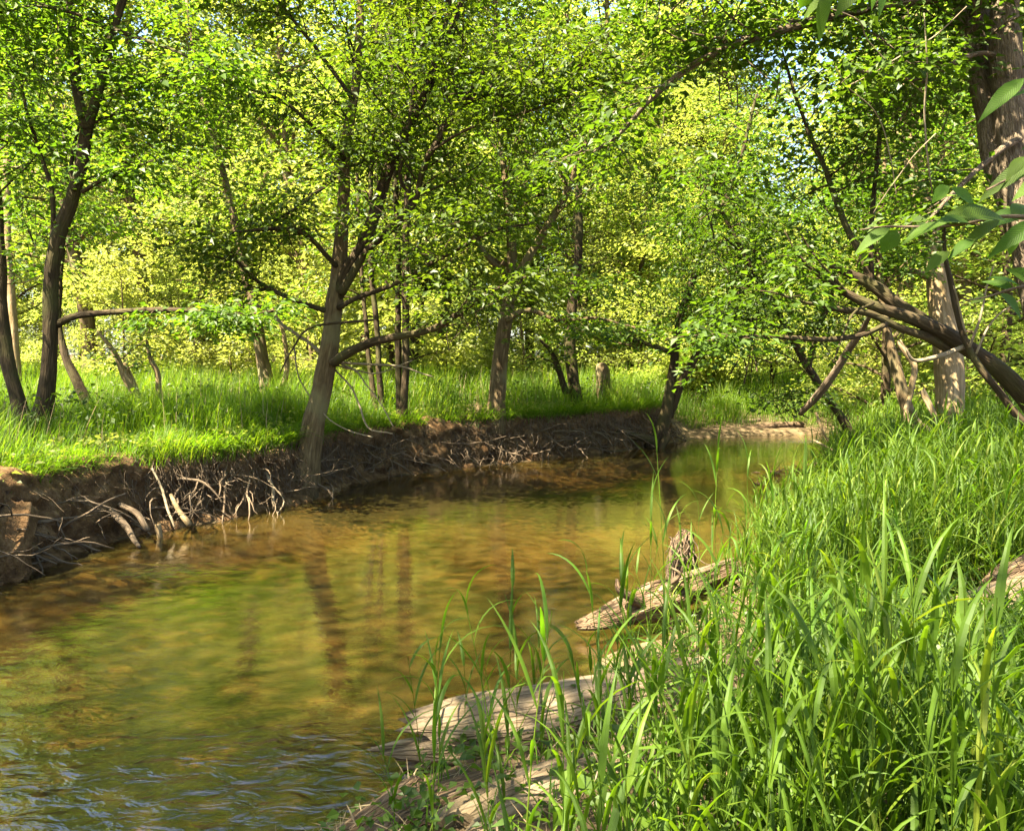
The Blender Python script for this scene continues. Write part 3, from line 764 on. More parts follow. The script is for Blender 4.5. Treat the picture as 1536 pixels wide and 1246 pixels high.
bD = np.array([U(1580, 690, 9.3)[0], 9.3, .6])
hero("fallen_tree", "mossy half-fallen tree leaning left in from the right, its limbs fanning over the stream", bD, M['bark'], [
    dict(name='trunk', p=[(1600, 680, 52), (1560, 620, 46), (1520, 575, 42), (1480, 540, 38), (1440, 514, 36), (1400, 492, 33), (1350, 472, 28), (1310, 458, 24), (1270, 440, 17), (1238, 420, 13), (1212, 398, 8), (1190, 372, 4), (1176, 345, 2)], d=(9.3, 8.8), subs=5, len=(.3, .7), t0=.75),
    dict(p=[(1420, 504, 26), (1385, 480, 25), (1350, 458, 23), (1318, 434, 20), (1285, 415, 15), (1258, 402, 11), (1235, 390, 7), (1212, 368, 4), (1195, 340, 2)], d=(9.3, 9.6), subs=5, len=(.3, .7), t0=.75),
    dict(p=[(1424, 524, 18), (1390, 506, 16), (1350, 492, 14), (1305, 470, 12), (1262, 464, 11), (1230, 458, 8), (1200, 452, 5), (1165, 440, 3), (1140, 436, 2)], d=(9.2, 8.6), subs=5, len=(.3, .7), t0=.7),
    dict(p=[(1330, 486, 9), (1290, 503, 9), (1240, 509, 9), (1165, 506, 8), (1105, 504, 7), (1055, 503, 5), (1000, 508, 2)], d=(8.9, 8.3), subs=9, len=(.3, .8), t0=.3, up=.0),
    dict(p=[(1306, 435, 14), (1302, 412, 12), (1288, 375, 11), (1270, 340, 11), (1250, 290, 10), (1238, 255, 9), (1213, 195, 7), (1192, 140, 6), (1175, 80, 4)], d=(9.6, 9.9), subs=15, len=(.5, 1.3), t0=.35),
    dict(p=[(1308, 420, 9), (1306, 360, 9), (1310, 300, 9), (1316, 230, 8), (1324, 150, 6), (1330, 60, 4)], d=(9.6, 10.2), subs=12, len=(.5, 1.3), t0=.3),
    dict(p=[(1540, 640, 14), (1500, 590, 13), (1462, 540, 12), (1442, 495, 11), (1430, 440, 10), (1418, 385, 8), (1415, 330, 5)], d=(8.8, 8.9), subs=6, len=(.4, .9), t0=.7),
    dict(p=[(1445, 520, 9), (1420, 530, 9), (1395, 538, 8), (1370, 540, 6), (1358, 522, 4)], d=(8.9, 8.7), m=M['twig']),
    dict(p=[(1310, 455, 5), (1280, 470, 4), (1262, 510, 4), (1250, 545, 2)], d=(8.8, 8.6)),
    dict(p=[(1270, 440, 6), (1240, 405, 4), (1220, 380, 3)], d=(8.9, 8.6)),
], blobs=[(U(1230, 240, 9.8), (1.0, 1.0, .7), 22), (U(1130, 490, 8.6), (.7, .5, .2), 10), (U(1310, 180, 10), (.9, .9, .7), 24), (U(1060, 270, 9.4), (.9, .9, .4), 34)], seed=33, ws=.66, size=.095, tint=(0, .7), per=20, rad=.36)

hero("slim_tree", "slim reddish trunk under the fanning limbs, left of the scarred trunk", np.array([U(1362, 630, 13.2)[0], 13.2, .6]), M['bark_warm'], [
    dict(name='trunk', p=[(1370, 650, 20), (1362, 615, 18), (1352, 580, 16), (1342, 540, 15), (1330, 495, 13), (1322, 440, 12), (1318, 380, 10), (1322, 300, 8), (1330, 220, 6)], d=(13.2, 13.4), subs=16, len=(.6, 1.5), t0=.5),
], blobs=[(U(1300, 340, 13.2), (1.2, 1.1, .8), 50)], seed=34, size=.09, tint=(0, .7))
hero("dark_leaning_tree", "thin dark tree leaning left over the stream from the right bank", np.array([U(1283, 660, 14.6)[0], 14.6, .5]), M['bark'], [
    dict(name='trunk', p=[(1290, 680, 18), (1276, 650, 15), (1256, 618, 12), (1238, 590, 11), (1213, 552, 11), (1180, 492, 10), (1150, 440, 9), (1132, 410, 8), (1100, 350, 6), (1060, 270, 4)], d=(14.6, 13.6), subs=26, len=(.6, 1.6), t0=.3),
    dict(p=[(1213, 552, 7), (1225, 500, 6), (1245, 450, 5), (1255, 400, 3)], d=(14.2, 14.0), subs=10, len=(.5, 1.2)),
    dict(p=[(1180, 492, 6), (1130, 480, 5), (1080, 470, 3)], d=(14.0, 13.4), subs=10, len=(.4, 1.1)),
], blobs=[(U(1200, 490, 14.0), (.9, .8, .5), 34), (U(1110, 350, 13.6), (1.3, 1.2, .8), 60), (U(1180, 590, 13.8), (.9, .7, .25), 24)], seed=35, size=.09, tint=(0, .55))

# loose poles and dead wood on the right bank
def stick(name, label, pts, d0, d1, m, cat='dead wood', sides=8, forks=()):
    P, R = px_limb(pts, d0, d1, wob=.015)
    if forks:
        o = empty(name, P[0], label, cat)
        mb = MB(); tube(mb, P, R, sides, rough=.12, seed=len(label) % 23); mb.build("stem", m, o)
        for f in forks:
            P2_, R2_ = px_limb(f, d0, d1, wob=.015); mb = MB(); tube(mb, P2_, R2_, 6); mb.build("fork", m, o)
        return o
    if name == 'bare_twig': R = R * .55
    mb = MB(); tube(mb, P, R, sides, rough=.12, seed=len(label) % 23)
    return tag(mb.build(name, m), label, cat)
stick("dead_pole", "grey-brown dead pole slanting down to the water from the fallen limbs", [(1306, 472, 7), (1290, 500, 9), (1272, 526, 11), (1247, 566, 12), (1222, 598, 11), (1200, 620, 9)], 11.5, 13.6, M['root'])
for k, (pts, lab) in enumerate([
    ([(1382, 585, 10), (1395, 610, 10), (1405, 630, 9), (1412, 650, 8)], "upper pale dead stick leaning on the scarred trunk"),
    ([(1365, 610, 9), (1378, 632, 8), (1400, 650, 7)], "lower pale dead stick in the grass before the scarred trunk"),
    ([(1348, 510, 8), (1362, 535, 9), (1372, 552, 10), (1366, 590, 9), (1360, 620, 8), (1372, 650, 7)], "crooked pale dead branch propped between slim and scarred trunks"),
    ([(1225, 618, 4), (1232, 640, 4), (1243, 662, 3)], "thin pale twig at the right shore below the dead pole"),
    ([(1220, 660, 3), (1235, 668, 3), (1250, 676, 3)], "small pale twig lying on the right shore by the rapids")]):
    stick("dead_stick", lab, pts, 13.0, 12.8, M['pale'])
for k, (pts, lab) in enumerate([
    ([(1455, 520, 5), (1470, 480, 4), (1480, 430, 3), (1490, 400, 2)], "bleached shoot standing tallest among the pale shoots by the twin trunks"),
    ([(1450, 500, 4), (1438, 460, 3), (1430, 430, 2)], "bleached shoot tilting left beside the leaning mossy limb"),
    ([(1465, 530, 4), (1490, 480, 3), (1530, 450, 2), (1560, 430, 2)], "bleached shoot tilting right towards the twin trunks")]):
    stick("pale_shoot", lab, pts, 8.8, 8.5, M['twig'], 'dead shoot', 5)
rr = np.random.default_rng(71)
TW = [[(1220, 5, 3), (1285, 30, 4), (1300, 60, 3), (1345, 105, 3), (1385, 140, 3)], [(1385, 20, 3), (1390, 100, 5), (1388, 160, 5), (1392, 230, 5), (1398, 290, 3)],
      [(1255, 100, 3), (1270, 130, 3), (1310, 165, 3), (1330, 210, 3), (1345, 300, 2)], [(1450, 10, 3), (1400, 55, 4), (1350, 85, 4), (1310, 110, 4), (1270, 130, 2)],
      [(1405, 200, 3), (1370, 235, 4), (1340, 275, 3), (1310, 320, 2)]]
LB = ["bare thin twig crossing the leaves near the top right", "upright bare twig tallest of those left of the twin trunks", "drooping bare twig hanging below the arched top limb",
      "bare twig rising right towards the twin trunks", "bare twig slanting down left over the leafy gap"]
for k in range(5):
    stick("bare_twig", LB[k], TW[k], 7.6, 8.2, M['twig'], 'twig', 5)

# ------------------------------------------------------------------ woods behind
def wood_tree(seed, Ht, spread, low, n_limb, per, leaf, bark, tints=(0, 1)):
    rng = np.random.default_rng(seed)
    root = empty("woodland_tree", (0, 0, 0))
    tr = MB(); tw = MB(); C, O = [], []
    lean = rng.normal(0, .05, 2)
    zz = np.linspace(-.3, Ht, 16)
    P = np.stack([lean[0] * zz + .25 * np.sin(zz * .5 + seed), lean[1] * zz + .25 * np.cos(zz * .43 + seed), zz], -1)
    P[:, :2] -= P[1, :2]
    R = .012 * Ht * (1 - zz / Ht * .93) + .01
    R[0] *= 1.5
    tube(tr, P, R, 10, rough=.1, seed=seed % 13)
    for k in range(n_limb):
        t = low + (1 - low) * (k + rng.random()) / n_limb
        i = min(int(t * 15), 14)
        p = P[i] + (P[i + 1] - P[i]) * (t * 15 - i)
        az = k * 2.4 + rng.uniform(-.5, .5)
        el = rng.uniform(.05, .5) + t * .5
        L = spread * (1.1 - .75 * abs(t - .45) ** 1.1) * rng.uniform(.6, 1.1)
        Q = wander(p, [cos(az) * cos(el), sin(az) * cos(el), sin(el)], L, 8, .12, rng, .03)
        r = R[i] * .42
        tube(tr, Q, np.linspace(r, .008, 8), 5, caps=False)
        c, o = branchlets(Q, np.linspace(r, .01, 8), 6, (spread * .3, spread * .6), rng, tw, .25, .05, .5, sp=4, rmin=.006)
        C += c; O += o
    tr.build("trunk", bark, root)
    tw.build("twigs", bark, root, kind='stuff')
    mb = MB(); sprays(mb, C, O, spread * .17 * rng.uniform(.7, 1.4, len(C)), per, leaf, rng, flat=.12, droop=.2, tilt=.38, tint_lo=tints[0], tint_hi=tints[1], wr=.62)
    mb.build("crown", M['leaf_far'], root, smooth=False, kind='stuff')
    return root

shade = wood_tree(105, 15, 5.0, .42, 24, 14, .17, M['bark'], (0, .8))  # out of view; high crown shaped and added to dapple the near bank
protos = [wood_tree(101, 17, 4.6, .20, 32, 22, .18, M['bark']),
          wood_tree(102, 20, 5.0, .20, 34, 22, .19, M['bark_warm'], (.3, 1)),
          wood_tree(103, 13, 4.2, .06, 30, 21, .16, M['bark'], (.2, 1)),
          wood_tree(104, 22, 5.2, .22, 34, 22, .2, M['bark_warm'])]
shrub_protos = [wood_tree(111, 4.6, 2.3, .08, 16, 18, .13, M['bark'], (.6, 1)), wood_tree(112, 3.4, 1.9, .1, 14, 18, .12, M['bark_warm'], (.65, 1))]
for p in shrub_protos: p.name = "understory_shrub"

def ordinal(k, n):
    return "" if n == 1 else ", " + ("leftmost" if k == 0 else "rightmost" if k == n - 1 else ["", "second", "third", "fourth", "fifth", "sixth", "seventh", "eighth", "ninth", "tenth", "eleventh", "twelfth", "thirteenth"][min(k, 12)] + " from left")
ZONES = [(100, "left of the forked tree"), (430, "between forked and bankside trees"), (680, "behind the big bankside tree"), (850, "behind the straight dark trunk"),
         (1040, "left of the leaning creek tree"), (1250, "above the stream's far bend"), (1460, "behind the scarred trunk"), (9999, "behind the twin trunks")]
def label_by_place(items):
    """items: (object, short description); adds where each stands and its turn from the left"""
    byl = {}
    for o, d in items:
        px = 768 + FPX * o.location.x / max(o.location.y, 1)
        z = next(t for lim, t in ZONES if px < lim)
        byl.setdefault(d + " " + z, []).append((px, o))
    for lab, L in byl.items():
        L.sort(key=lambda t: t[0])
        for k, (_, o) in enumerate(L): o['label'] = lab + ordinal(k, len(L))
KL = ["tall leafy tree", "tan-barked tall tree", "low bushy tree", "tall spreading tree"]
named = []
spots = []
r2 = np.random.default_rng(13)
# (x, y, which, scale)
for (px, d, w, s) in [(960, 29, 2, .8), (1040, 33, 2, .9), (1330, 23, 2, .85), (1500, 20, 2, .85), (1610, 25, 1, .8)]:
    p = U(px, 500, d); spots.append((p[0], p[1], w, s))
for k in range(23):
    px = -170 + (k + r2.uniform(.15, .85)) * 1880 / 23
    if 1110 < px < 1300: continue
    p = U(px, 500, r2.uniform(27, 38))
    spots.append((p[0], p[1], int(r2.choice([0, 1, 3])), r2.uniform(.85, 1.1)))
for row, (d, n) in enumerate([(70, 21), (80, 22), (95, 22), (115, 22)]):
    for k in range(n):
        px = -160 + (k + r2.uniform(.2, .8)) * 1860 / n
        p = U(px, 500, d + r2.uniform(-3, 3))
        spots.append((p[0], p[1], 2, 1.1) if 1120 < px < 1290 else (p[0], p[1], int(r2.integers(0, 4)), r2.uniform(1.15, 1.5)))
offview = [(-16, 6, 0, .85), (-19, -4, 3, 1), (-6, -13, 1, .9)]  # trees outside the frame, added mainly for the shadows they cast
shade.location = (-1.9, -1.8, H1(-1.9, -1.8))
tag(shade, "unseen tall tree added beside the viewpoint, its crown shading the near bank", 'tree')
for (x, y) in [(-9.4, 2.0), (-11.6, -3.2)]:  # unseen copies added on the far bank to keep sun off the stream
    o = copy_tree(shade); o.location = (x, y, H1(x, y) - .05); o.rotation_euler = (0, 0, x)
    tag(o, "unseen far-bank tree added level with the viewpoint, its crown shading the stream" if y > 0 else "unseen far-bank tree added just behind the viewpoint, its crown shading the stream", 'tree', 'unseen trees added for shading the stream beside the viewpoint')
first = {}
for (x, y, w, s) in spots + offview:
    o = protos[w] if w not in first else copy_tree(protos[w])
    first[w] = 1
    off = (x, y, w, s) in offview
    o.location = (x, y, H1(x, y) - .05)
    o.rotation_euler = (0, 0, r2.uniform(0, 6.28))
    o.scale = (s, s, s * r2.uniform(.92, 1.08))
    tag(o, "unseen leafy tree added for shading on the banks beside and behind the viewpoint" if off else None, 'tree', 'unseen trees added for shading beside and behind the viewpoint' if off else 'trees of the woods behind')
    if not off: named.append((o, KL[w] + (" in the near woods" if y < 50 else " across the far field")))
SL_ = ["bright bushy shrub", "small bright bush"]
fs = {}
for k in range(110):
    px = r2.uniform(-100, 1640); d = r2.uniform(22, 34) if k < 28 else r2.uniform(40, 66) if k < 62 else r2.uniform(62, 92)
    p = U(px, 500, d)
    h, sl, sr = height([[p[0], p[1]]])
    if max(sl[0], sr[0]) < 1.0: continue
    if 1000 < px < 1260 and d < 27: continue
    w = int(r2.integers(0, 2))
    o = shrub_protos[w] if w not in fs else copy_tree(shrub_protos[w])
    fs[w] = 1
    s = r2.uniform(.8, 1.5) * (1.6 if d > 62 else 1)
    o.location = (p[0], p[1], float(h[0]) - .05); o.scale = (s, s, s); o.rotation_euler = (0, 0, r2.uniform(0, 6.28))
    tag(o, None, 'shrub', "shrubs under the edge of the woods")
    named.append((o, SL_[w] + (" in the meadow" if d < 38 else " in the far field")))
label_by_place(named)

# ------------------------------------------------------------------ grass
def blades(mb, B, Hgt, Az, th0, bend, Wd, K, rng, tint, fold=True, taper=1.6):
    """N arching blades from the points B; th0 start angle from the vertical, bend total"""
    n = len(B)
    t = np.linspace(0, 1, K)
    th = th0[:, None] + bend[:, None] * t[None] ** 1.3
    ds = Hgt[:, None] / (K - 1)
    hx = np.concatenate([np.zeros((n, 1)), np.cumsum(np.sin(th[:, :-1]) * ds, 1)], 1)
    hz = np.concatenate([np.zeros((n, 1)), np.cumsum(np.cos(th[:, :-1]) * ds, 1)], 1)
    dirx, diry = np.cos(Az)[:, None], np.sin(Az)[:, None]
    P = np.stack([B[:, :1] + dirx * hx, B[:, 1:2] + diry * hx, B[:, 2:3] + hz], -1)
    tw = rng.normal(0, .5, n)[:, None] * t[None]
    S = np.stack([-diry * np.cos(tw) + 0 * t, dirx * np.cos(tw) + 0 * t, np.sin(tw)], -1)
    w = Wd[:, None] * np.minimum(1, .35 + t[None] * 3.2) * (1 - t[None] ** taper)
    Nn = np.stack([-np.cos(th) * dirx, -np.cos(th) * diry, np.sin(th)], -1)
    if fold:
        V = np.stack([P - S * w[..., None] * .5, P - Nn * w[..., None] * -.16, P + S * w[..., None] * .5], 2)
        c = 3
    else:
        V = np.stack([P - S * w[..., None] * .5, P + S * w[..., None] * .5], 2); c = 2
    i = (np.arange(n)[:, None] * K + np.arange(K - 1)[None]) * c
    i = i.reshape(-1)
    Q = [np.stack([i + a, i + a + 1, i + c + a + 1, i + c + a], -1) for a in range(c - 1)]
    mb.add(V.reshape(-1, 3), np.concatenate(Q), tint=np.repeat(tint, K * c))

def in_view(P, m=.35):
    d = P[:, 1]
    return (d > 1.2) & (np.abs(P[:, 0]) < d * (.615 + m / np.maximum(d, 1)) + .5)

rg = np.random.default_rng(17)
# far meadow
def scatter(n, x0, x1, y0, y1, cond):
    P = np.column_stack([rg.uniform(x0, x1, n), rg.uniform(y0, y1, n)])
    P = P[in_view(P)]
    h, sl, sr = height(P)
    k = cond(P, sl, sr)
    return P[k], h[k], sl[k], sr[k]
mb = MB()
for (n, y0, y1, x0, x1, hh, ww, K) in [(210000, 6, 17, -10, 3, (.3, .75), .013, 4), (150000, 14, 27, -14, 14, (.4, .9), .018, 3), (60000, 26, 48, -28, 28, (.4, .9), .035, 3)]:
    P, h, sl, sr = scatter(n, x0, x1, y0, y1, lambda P, sl, sr: (sl > .3) & ~((P[:, 0] > 4.4) & (P[:, 1] > 20) & (sl < .6)))
    clump = fbm(np.column_stack([P * 1.1, 0 * h]), 5, 2)
    keep = rg.random(len(P)) < .6 + .7 * clump
    P, h, sl, clump = P[keep], h[keep], sl[keep], clump[keep]
    n = len(P)
    edge = sstep(.25, 1.6, sl)
    Hg = rg.uniform(*hh, n) * (.5 + .5 * edge) * np.clip(1 + .6 * clump, .4, 1.7)
    h = np.where((sl < .95) & (P[:, 1] < 22.3), np.maximum(h, .88 - .12 * sstep(.45, .3, sl)), h)
    blades(mb, np.column_stack([P, h - .02]), Hg, rg.uniform(0, 2 * pi, n), rg.uniform(0, .35, n) + .3 * (1 - edge), rg.uniform(.2, 1.4, n), ww * rg.uniform(.6, 1.3, n), K, rg, np.clip(.45 + .3 * clump + rg.normal(0, .22, n), 0, 1), fold=False)
n = 11000                                                         # tufts hanging over the lip of the bank
kk = rg.integers(20, len(BC) - 2, n)
nn = fbm(np.column_stack([BC[kk] * 1.6, np.zeros(n)]), 77, 2)
kk = kk[nn + rg.normal(0, .2, n) > -.25]; n = len(kk)
B = np.column_stack([BC[kk] + BN[kk] * rg.uniform(.30, .8, (n, 1)), rg.uniform(.84, .95, n)])
azw = np.arctan2(-BN[kk][:, 1], -BN[kk][:, 0]) + rg.normal(0, .5, n)
blades(mb, B, rg.uniform(.2, .55, n), azw, rg.uniform(.3, 1.1, n), rg.uniform(.8, 2.0, n), rg.uniform(.008, .016, n), 5, rg, np.clip(rg.normal(.5, .22, n), 0, 1), fold=False)
tag(mb.build("meadow_grass", M['grass'], smooth=False), "tall bright grass covering the far bank under the trees", kind='stuff')
print("meadow tris", sum(len(x) for x in mb.q) * 2)

# far field beyond 45 m
mb = MB()
P = np.column_stack([rg.uniform(-62, 62, 70000), rg.uniform(44, 92, 70000)]); P = P[in_view(P)]
h, sl, sr = height(P)
n = len(P)
blades(mb, np.column_stack([P, h - .02]), rg.uniform(.5, 1.0, n), rg.uniform(0, 2 * pi, n), rg.uniform(0, .3, n), rg.uniform(.2, 1.0, n), rg.uniform(.06, .12, n), 3, rg, rg.uniform(.6, 1, n), fold=False)
tag(mb.build("far_grass", M['grass'], smooth=False), "sunlit grass of the field beyond the woods", kind='stuff')

mb = MB()
P, h, sl, sr = scatter(5200, -10, 12, 8, 27, lambda P, sl, sr: (sl > .9) & (fbm(np.column_stack([P * .7, np.zeros(len(P))]), 63, 2) > -.05))
sprays(mb, np.column_stack([P, h + rg.uniform(.15, .75, len(P))]), np.column_stack([rg.normal(0, 1, (len(P), 2)), 0 * h]), .16, 7, .085, rg, flat=.08, wr=.55, tint_lo=.1, tint_hi=.8)
tag(mb.build("meadow_herbs", M['leaf'], smooth=False), "leafy herbs standing in patches among the meadow grass", kind='stuff')
mb = MB()
P, h, sl, sr = scatter(2600, -10, 12, 7, 26, lambda P, sl, sr: sl > .6)
n = len(P)
blades(mb, np.column_stack([P, h - .02]), rg.uniform(.4, 1.15, n), rg.uniform(0, 2 * pi, n), rg.uniform(0, .4, n), rg.uniform(0, .7, n), rg.uniform(.006, .014, n), 4, rg, rg.uniform(.4, 1, n), fold=False)
tag(mb.build("dry_stems", M['straw'], smooth=False), "dry pale stems scattered through the meadow grass", kind='stuff')

# low leafy plants on the lip of the far bank and among the grass
mb = MB()
P, h, sl, sr = scatter(5200, -10, 5, 6, 20, lambda P, sl, sr: (sl > .3) & (sl < 1.6))
h = np.where(sl < .95, np.maximum(h, .88), h)
sprays(mb, np.column_stack([P, h + rg.uniform(.02, .28, len(P))]), np.column_stack([rg.normal(0, 1, (len(P), 2)), 0 * h]), .12, 7, .075, rg, flat=.04, wr=.7, tint_lo=.35)
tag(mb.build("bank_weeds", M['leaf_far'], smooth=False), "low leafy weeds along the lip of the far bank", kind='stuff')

# reed grass on the near bank
def reed_mass(mb, P, h, Hgt, nb, Kb, wd, lb):
    n = len(P)
    az = rg.uniform(0, 2 * pi, n); lean = rg.uniform(0, .16, n)
    tint = np.clip(rg.normal(.42, .2, n), 0, 1)
    K = 3
    t = np.linspace(0, 1, K)
    C = np.stack([P[:, :1] + np.cos(az)[:, None] * lean[:, None] * Hgt[:, None] * t ** 1.5, P[:, 1:2] + np.sin(az)[:, None] * lean[:, None] * Hgt[:, None] * t ** 1.5, h[:, None] - .03 + Hgt[:, None] * t * .93], -1)
    r = (.0028 * (1 - .5 * t))[None, :, None]
    ang = np.arange(3) * 2.094
    ring = np.stack([np.cos(ang), np.sin(ang), 0 * ang], -1)
    V = C[:, :, None] + ring[None, None] * r[..., None]
    i = (np.arange(n)[:, None] * K + np.arange(K - 1)[None]).reshape(-1) * 3
    Q = np.concatenate([np.stack([i + a, i + (a + 1) % 3, i + 3 + (a + 1) % 3, i + 3 + a], -1) for a in range(3)])
    mb.add(V.reshape(-1, 3), Q, tint=np.repeat(np.clip(tint + .25, 0, 1), K * 3))
    for b in range(nb):
        f = .12 + .86 * (b + rg.uniform(0, .8, n)) / nb
        c = np.stack([P[:, 0] + np.cos(az) * lean * Hgt * f ** 1.5, P[:, 1] + np.sin(az) * lean * Hgt * f ** 1.5, h - .03 + Hgt * f * .93], -1)
        a2 = az + b * pi + rg.normal(0, .6, n)
        blades(mb, c, lb * rg.uniform(.7, 1.3, n) * (1.1 - .35 * f), a2, rg.uniform(.1, .5, n), rg.uniform(.5, 2.1, n), wd * rg.uniform(.7, 1.25, n), Kb, rg, np.clip(tint + rg.normal(0, .12, n), 0, 1), fold=Kb > 4)

def near_cond(P, sl, sr): return (sr > .12) & (P[:, 0] > -.13 * P[:, 1])
mb = MB()
tot = 0
for (n, x0, x1, y0, y1, Hr, nb, Kb, wd, lb) in [(3000, -1.2, 4.2, 1.9, 4.6, (.42, 1.0), 6, 7, .022, .38), (4600, -.2, 6.5, 4.6, 8.0, (.42, 1.0), 6, 5, .018, .36), (9000, 1.5, 11, 8, 13, (.45, .9), 5, 4, .018, .34), (9000, 4, 18, 13, 21, (.5, .95), 5, 3, .024, .36)]:
    P, h, sl, sr = scatter(n, x0, x1, y0, y1, near_cond)
    cl = fbm(np.column_stack([P * .9, 0 * h]), 8, 2)
    edge = np.interp(P[:, 1], [2, 3, 4.2, 5.5, 7.0, 10.0], [1.7, 1.85, 1.65, 1.15, .45, .1])
    k = (rg.random(len(P)) < .75 + .4 * cl) & (rg.random(len(P)) < sstep(-.35, .35, sr - edge) * .97 + .025)
    P, h, cl = P[k], h[k], cl[k]
    Hg = rg.uniform(*Hr, len(P)) * np.clip(1 + .45 * cl, .5, 1.5)
    A_, B_ = U(1312, 948, 5.2)[:2], U(1600, 880, 5.5)[:2]           # the old log lies here: trodden, shorter growth round it
    tt = np.clip(((P - A_) @ (B_ - A_)) / ((B_ - A_) @ (B_ - A_)), 0, 1)
    dl = np.hypot(*(P - (A_ + tt[:, None] * (B_ - A_))).T)
    front = (P[:, 1] < 5.5) & (P[:, 0] > .36 * P[:, 1])
    Hg = np.where(front & (dl < 1.9), np.minimum(Hg, .22 + .18 * dl), Hg)
    k = ~((dl < .3) & (rg.random(len(P)) < .85))
    P, h, Hg = P[k], h[k], Hg[k]
    reed_mass(mb, P, h, Hg, nb, Kb, wd, lb); tot += len(P)
tag(mb.build("reed_grass", M['grass'], smooth=False), "dense tall green reed grass covering the near bank", kind='stuff')
print("reeds", tot, "tris", sum(len(x) for x in mb.q) * 2)
mb = MB()
P, h, sl, sr = scatter(16000, -1.5, 14, 1.9, 16, lambda P, sl, sr: sr > .1)
sprays(mb, np.column_stack([P, h + rg.uniform(.02, .25, len(P)) * np.minimum(1, .4 + sr)]), np.column_stack([rg.normal(0, 1, (len(P), 2)), 0 * h]), .10, 5, .05, rg, flat=.03, wr=.75, tint_lo=.1, tint_hi=.8)
P, h, sl, sr = scatter(2600, -1.5, 9, 1.9, 10, lambda P, sl, sr: sr > 1.3)
sprays(mb, np.column_stack([P, h + rg.uniform(.08, .4, len(P))]), np.column_stack([rg.normal(0, 1, (len(P), 2)), 0 * h]), .12, 4, .085, rg, flat=.05, wr=.6, tint_lo=.3, tint_hi=1)
tag(mb.build("ground_weeds", M['leaf'], smooth=False), "small leafy weeds between the reeds on the near bank", kind='stuff')

mb = MB()
P, h, sl, sr = scatter(9000, -1.6, 6, 2, 10, lambda P, sl, sr: (sr > .03))
n = len(P)
blades(mb, np.column_stack([P, h + .01]), rg.uniform(.08, .3, n), rg.uniform(0, 2 * pi, n), rg.uniform(.8, 1.5, n), rg.uniform(0, .8, n), rg.uniform(.004, .012, n), 4, rg, rg.random(n), fold=False)
tag(mb.build("dead_straw", M['straw'], smooth=False), "dry straw and leaf litter lying between the logs and the reeds", kind='stuff')
P, h, sl, sr = scatter(2600, -1.4, 3.5, 2, 7.5, lambda P, sl, sr: (sr > .12) & (sr < 2.0) & (P[:, 0] > -.13 * P[:, 1]))
mb = MB(); n = len(P)
blades(mb, np.column_stack([P, h - .02]), rg.uniform(.1, .38, n), rg.uniform(0, 2 * pi, n), rg.uniform(.1, .6, n), rg.uniform(.3, 1.8, n), rg.uniform(.006, .014, n), 5, rg, np.clip(rg.normal(.45, .25, n), 0, 1), fold=False)
tag(mb.build("short_grass", M['grass'], smooth=False), "short thin grass round the logs at the near water's edge", kind='stuff')

# single tall stalks one can pick out in front
def stalk(P, R, blist, label, group=None):
    o = empty("grass_stalk", P[0], label, "grass stalk", group)
    mb = MB(); tube(mb, P, R, 5, tint=.75, caps=False); mb.build("stem", M['grass'], o)
    for (f, az, L, th0, bd, wd, tint) in blist:
        k = f * (len(P) - 1); i = min(int(k), len(P) - 2)
        c = P[i] + (P[i + 1] - P[i]) * (k - i)
        mb = MB(); blades(mb, c[None], np.array([L]), np.array([az]), np.array([th0]), np.array([bd]), np.array([wd]), 9, rg, np.array([tint]), taper=2.2)
        mb.build("blade", M['grass'], o)
    return o
def rand_blades(n, lb=.34, face=None):
    out = []
    a0 = rg.uniform(0, 6.28)
    for b in range(n):
        f = .2 + .8 * (b + rg.uniform(.1, .8)) / n
        out.append((min(f, .99), a0 + b * pi + rg.normal(0, .5), lb * rg.uniform(.7, 1.25), rg.uniform(.15, .5), rg.uniform(.5, 2.2), rg.uniform(.013, .021), float(np.clip(rg.normal(.4, .18), 0, 1))))
    return out
SPEC = [(985, 672, 1000, 5.0, "tallest stalk rising over the water in front of the far creek tree"), (1077, 672, 1055, 6.0, "stalk with its top blade folded down right over the bright water"),
        (1122, 690, 1108, 6.2, "upright stalk just right of the one with the folded top blade"), (1160, 712, 1150, 6.2, "stalk whose spear tip points at the dark floating debris"),
        (1140, 760, 1128, 6.4, "thin stalk among those in front of the brightest reflection"), (1048, 765, 1040, 6.0, "stalk arching left above the root stump"),
        (976, 752, 968, 4.6, "wide-bladed stalk standing left of the upright root stump"), (698, 905, 748, 3.7, "lone stalk over open water at the log's middle"), (722, 1015, 722, 3.75, "stalk with a hooked top blade above the big log"),
        (652, 985, 655, 3.7, "leftmost tall stalk before the splintered log end"), (880, 855, 905, 4.4, "stalk bowing left before the driftwood root"), (930, 860, 935, 4.3, "stalk with long drooping blades before the driftwood root"),
        (575, 1130, 590, 3.5, "short stalk at the log's pointed splinter"), (1000, 800, 1010, 4.6, "stalk crossing in front of the upright root stump"), (860, 1000, 880, 4.0, "broad-bladed stalk over the middle of the big log"),
        (945, 960, 955, 3.9, "bright stalk with a wide arching blade at the log's right half")]
for (tx, ty, bx, d, lab) in SPEC:
    top = U(tx, ty, d); b = U(bx, 1000, d)
    z = max(H1(b[0], b[1]), -.1)
    b = np.array([b[0], b[1], z])
    P = catmull(np.array([b, (b + top) / 2 + [.015, 0, .0], top]), 8)
    nb = 3 + int(3 * rg.random())
    hgt = top[2] - z
    bl = rand_blades(nb, .33) + [(.985, rg.uniform(0, 6.28), .3, .1, rg.uniform(.4, 1.8), .015, .35)]
    stalk(P, np.linspace(.0035, .0016, 8), bl, lab)
n_s = 0
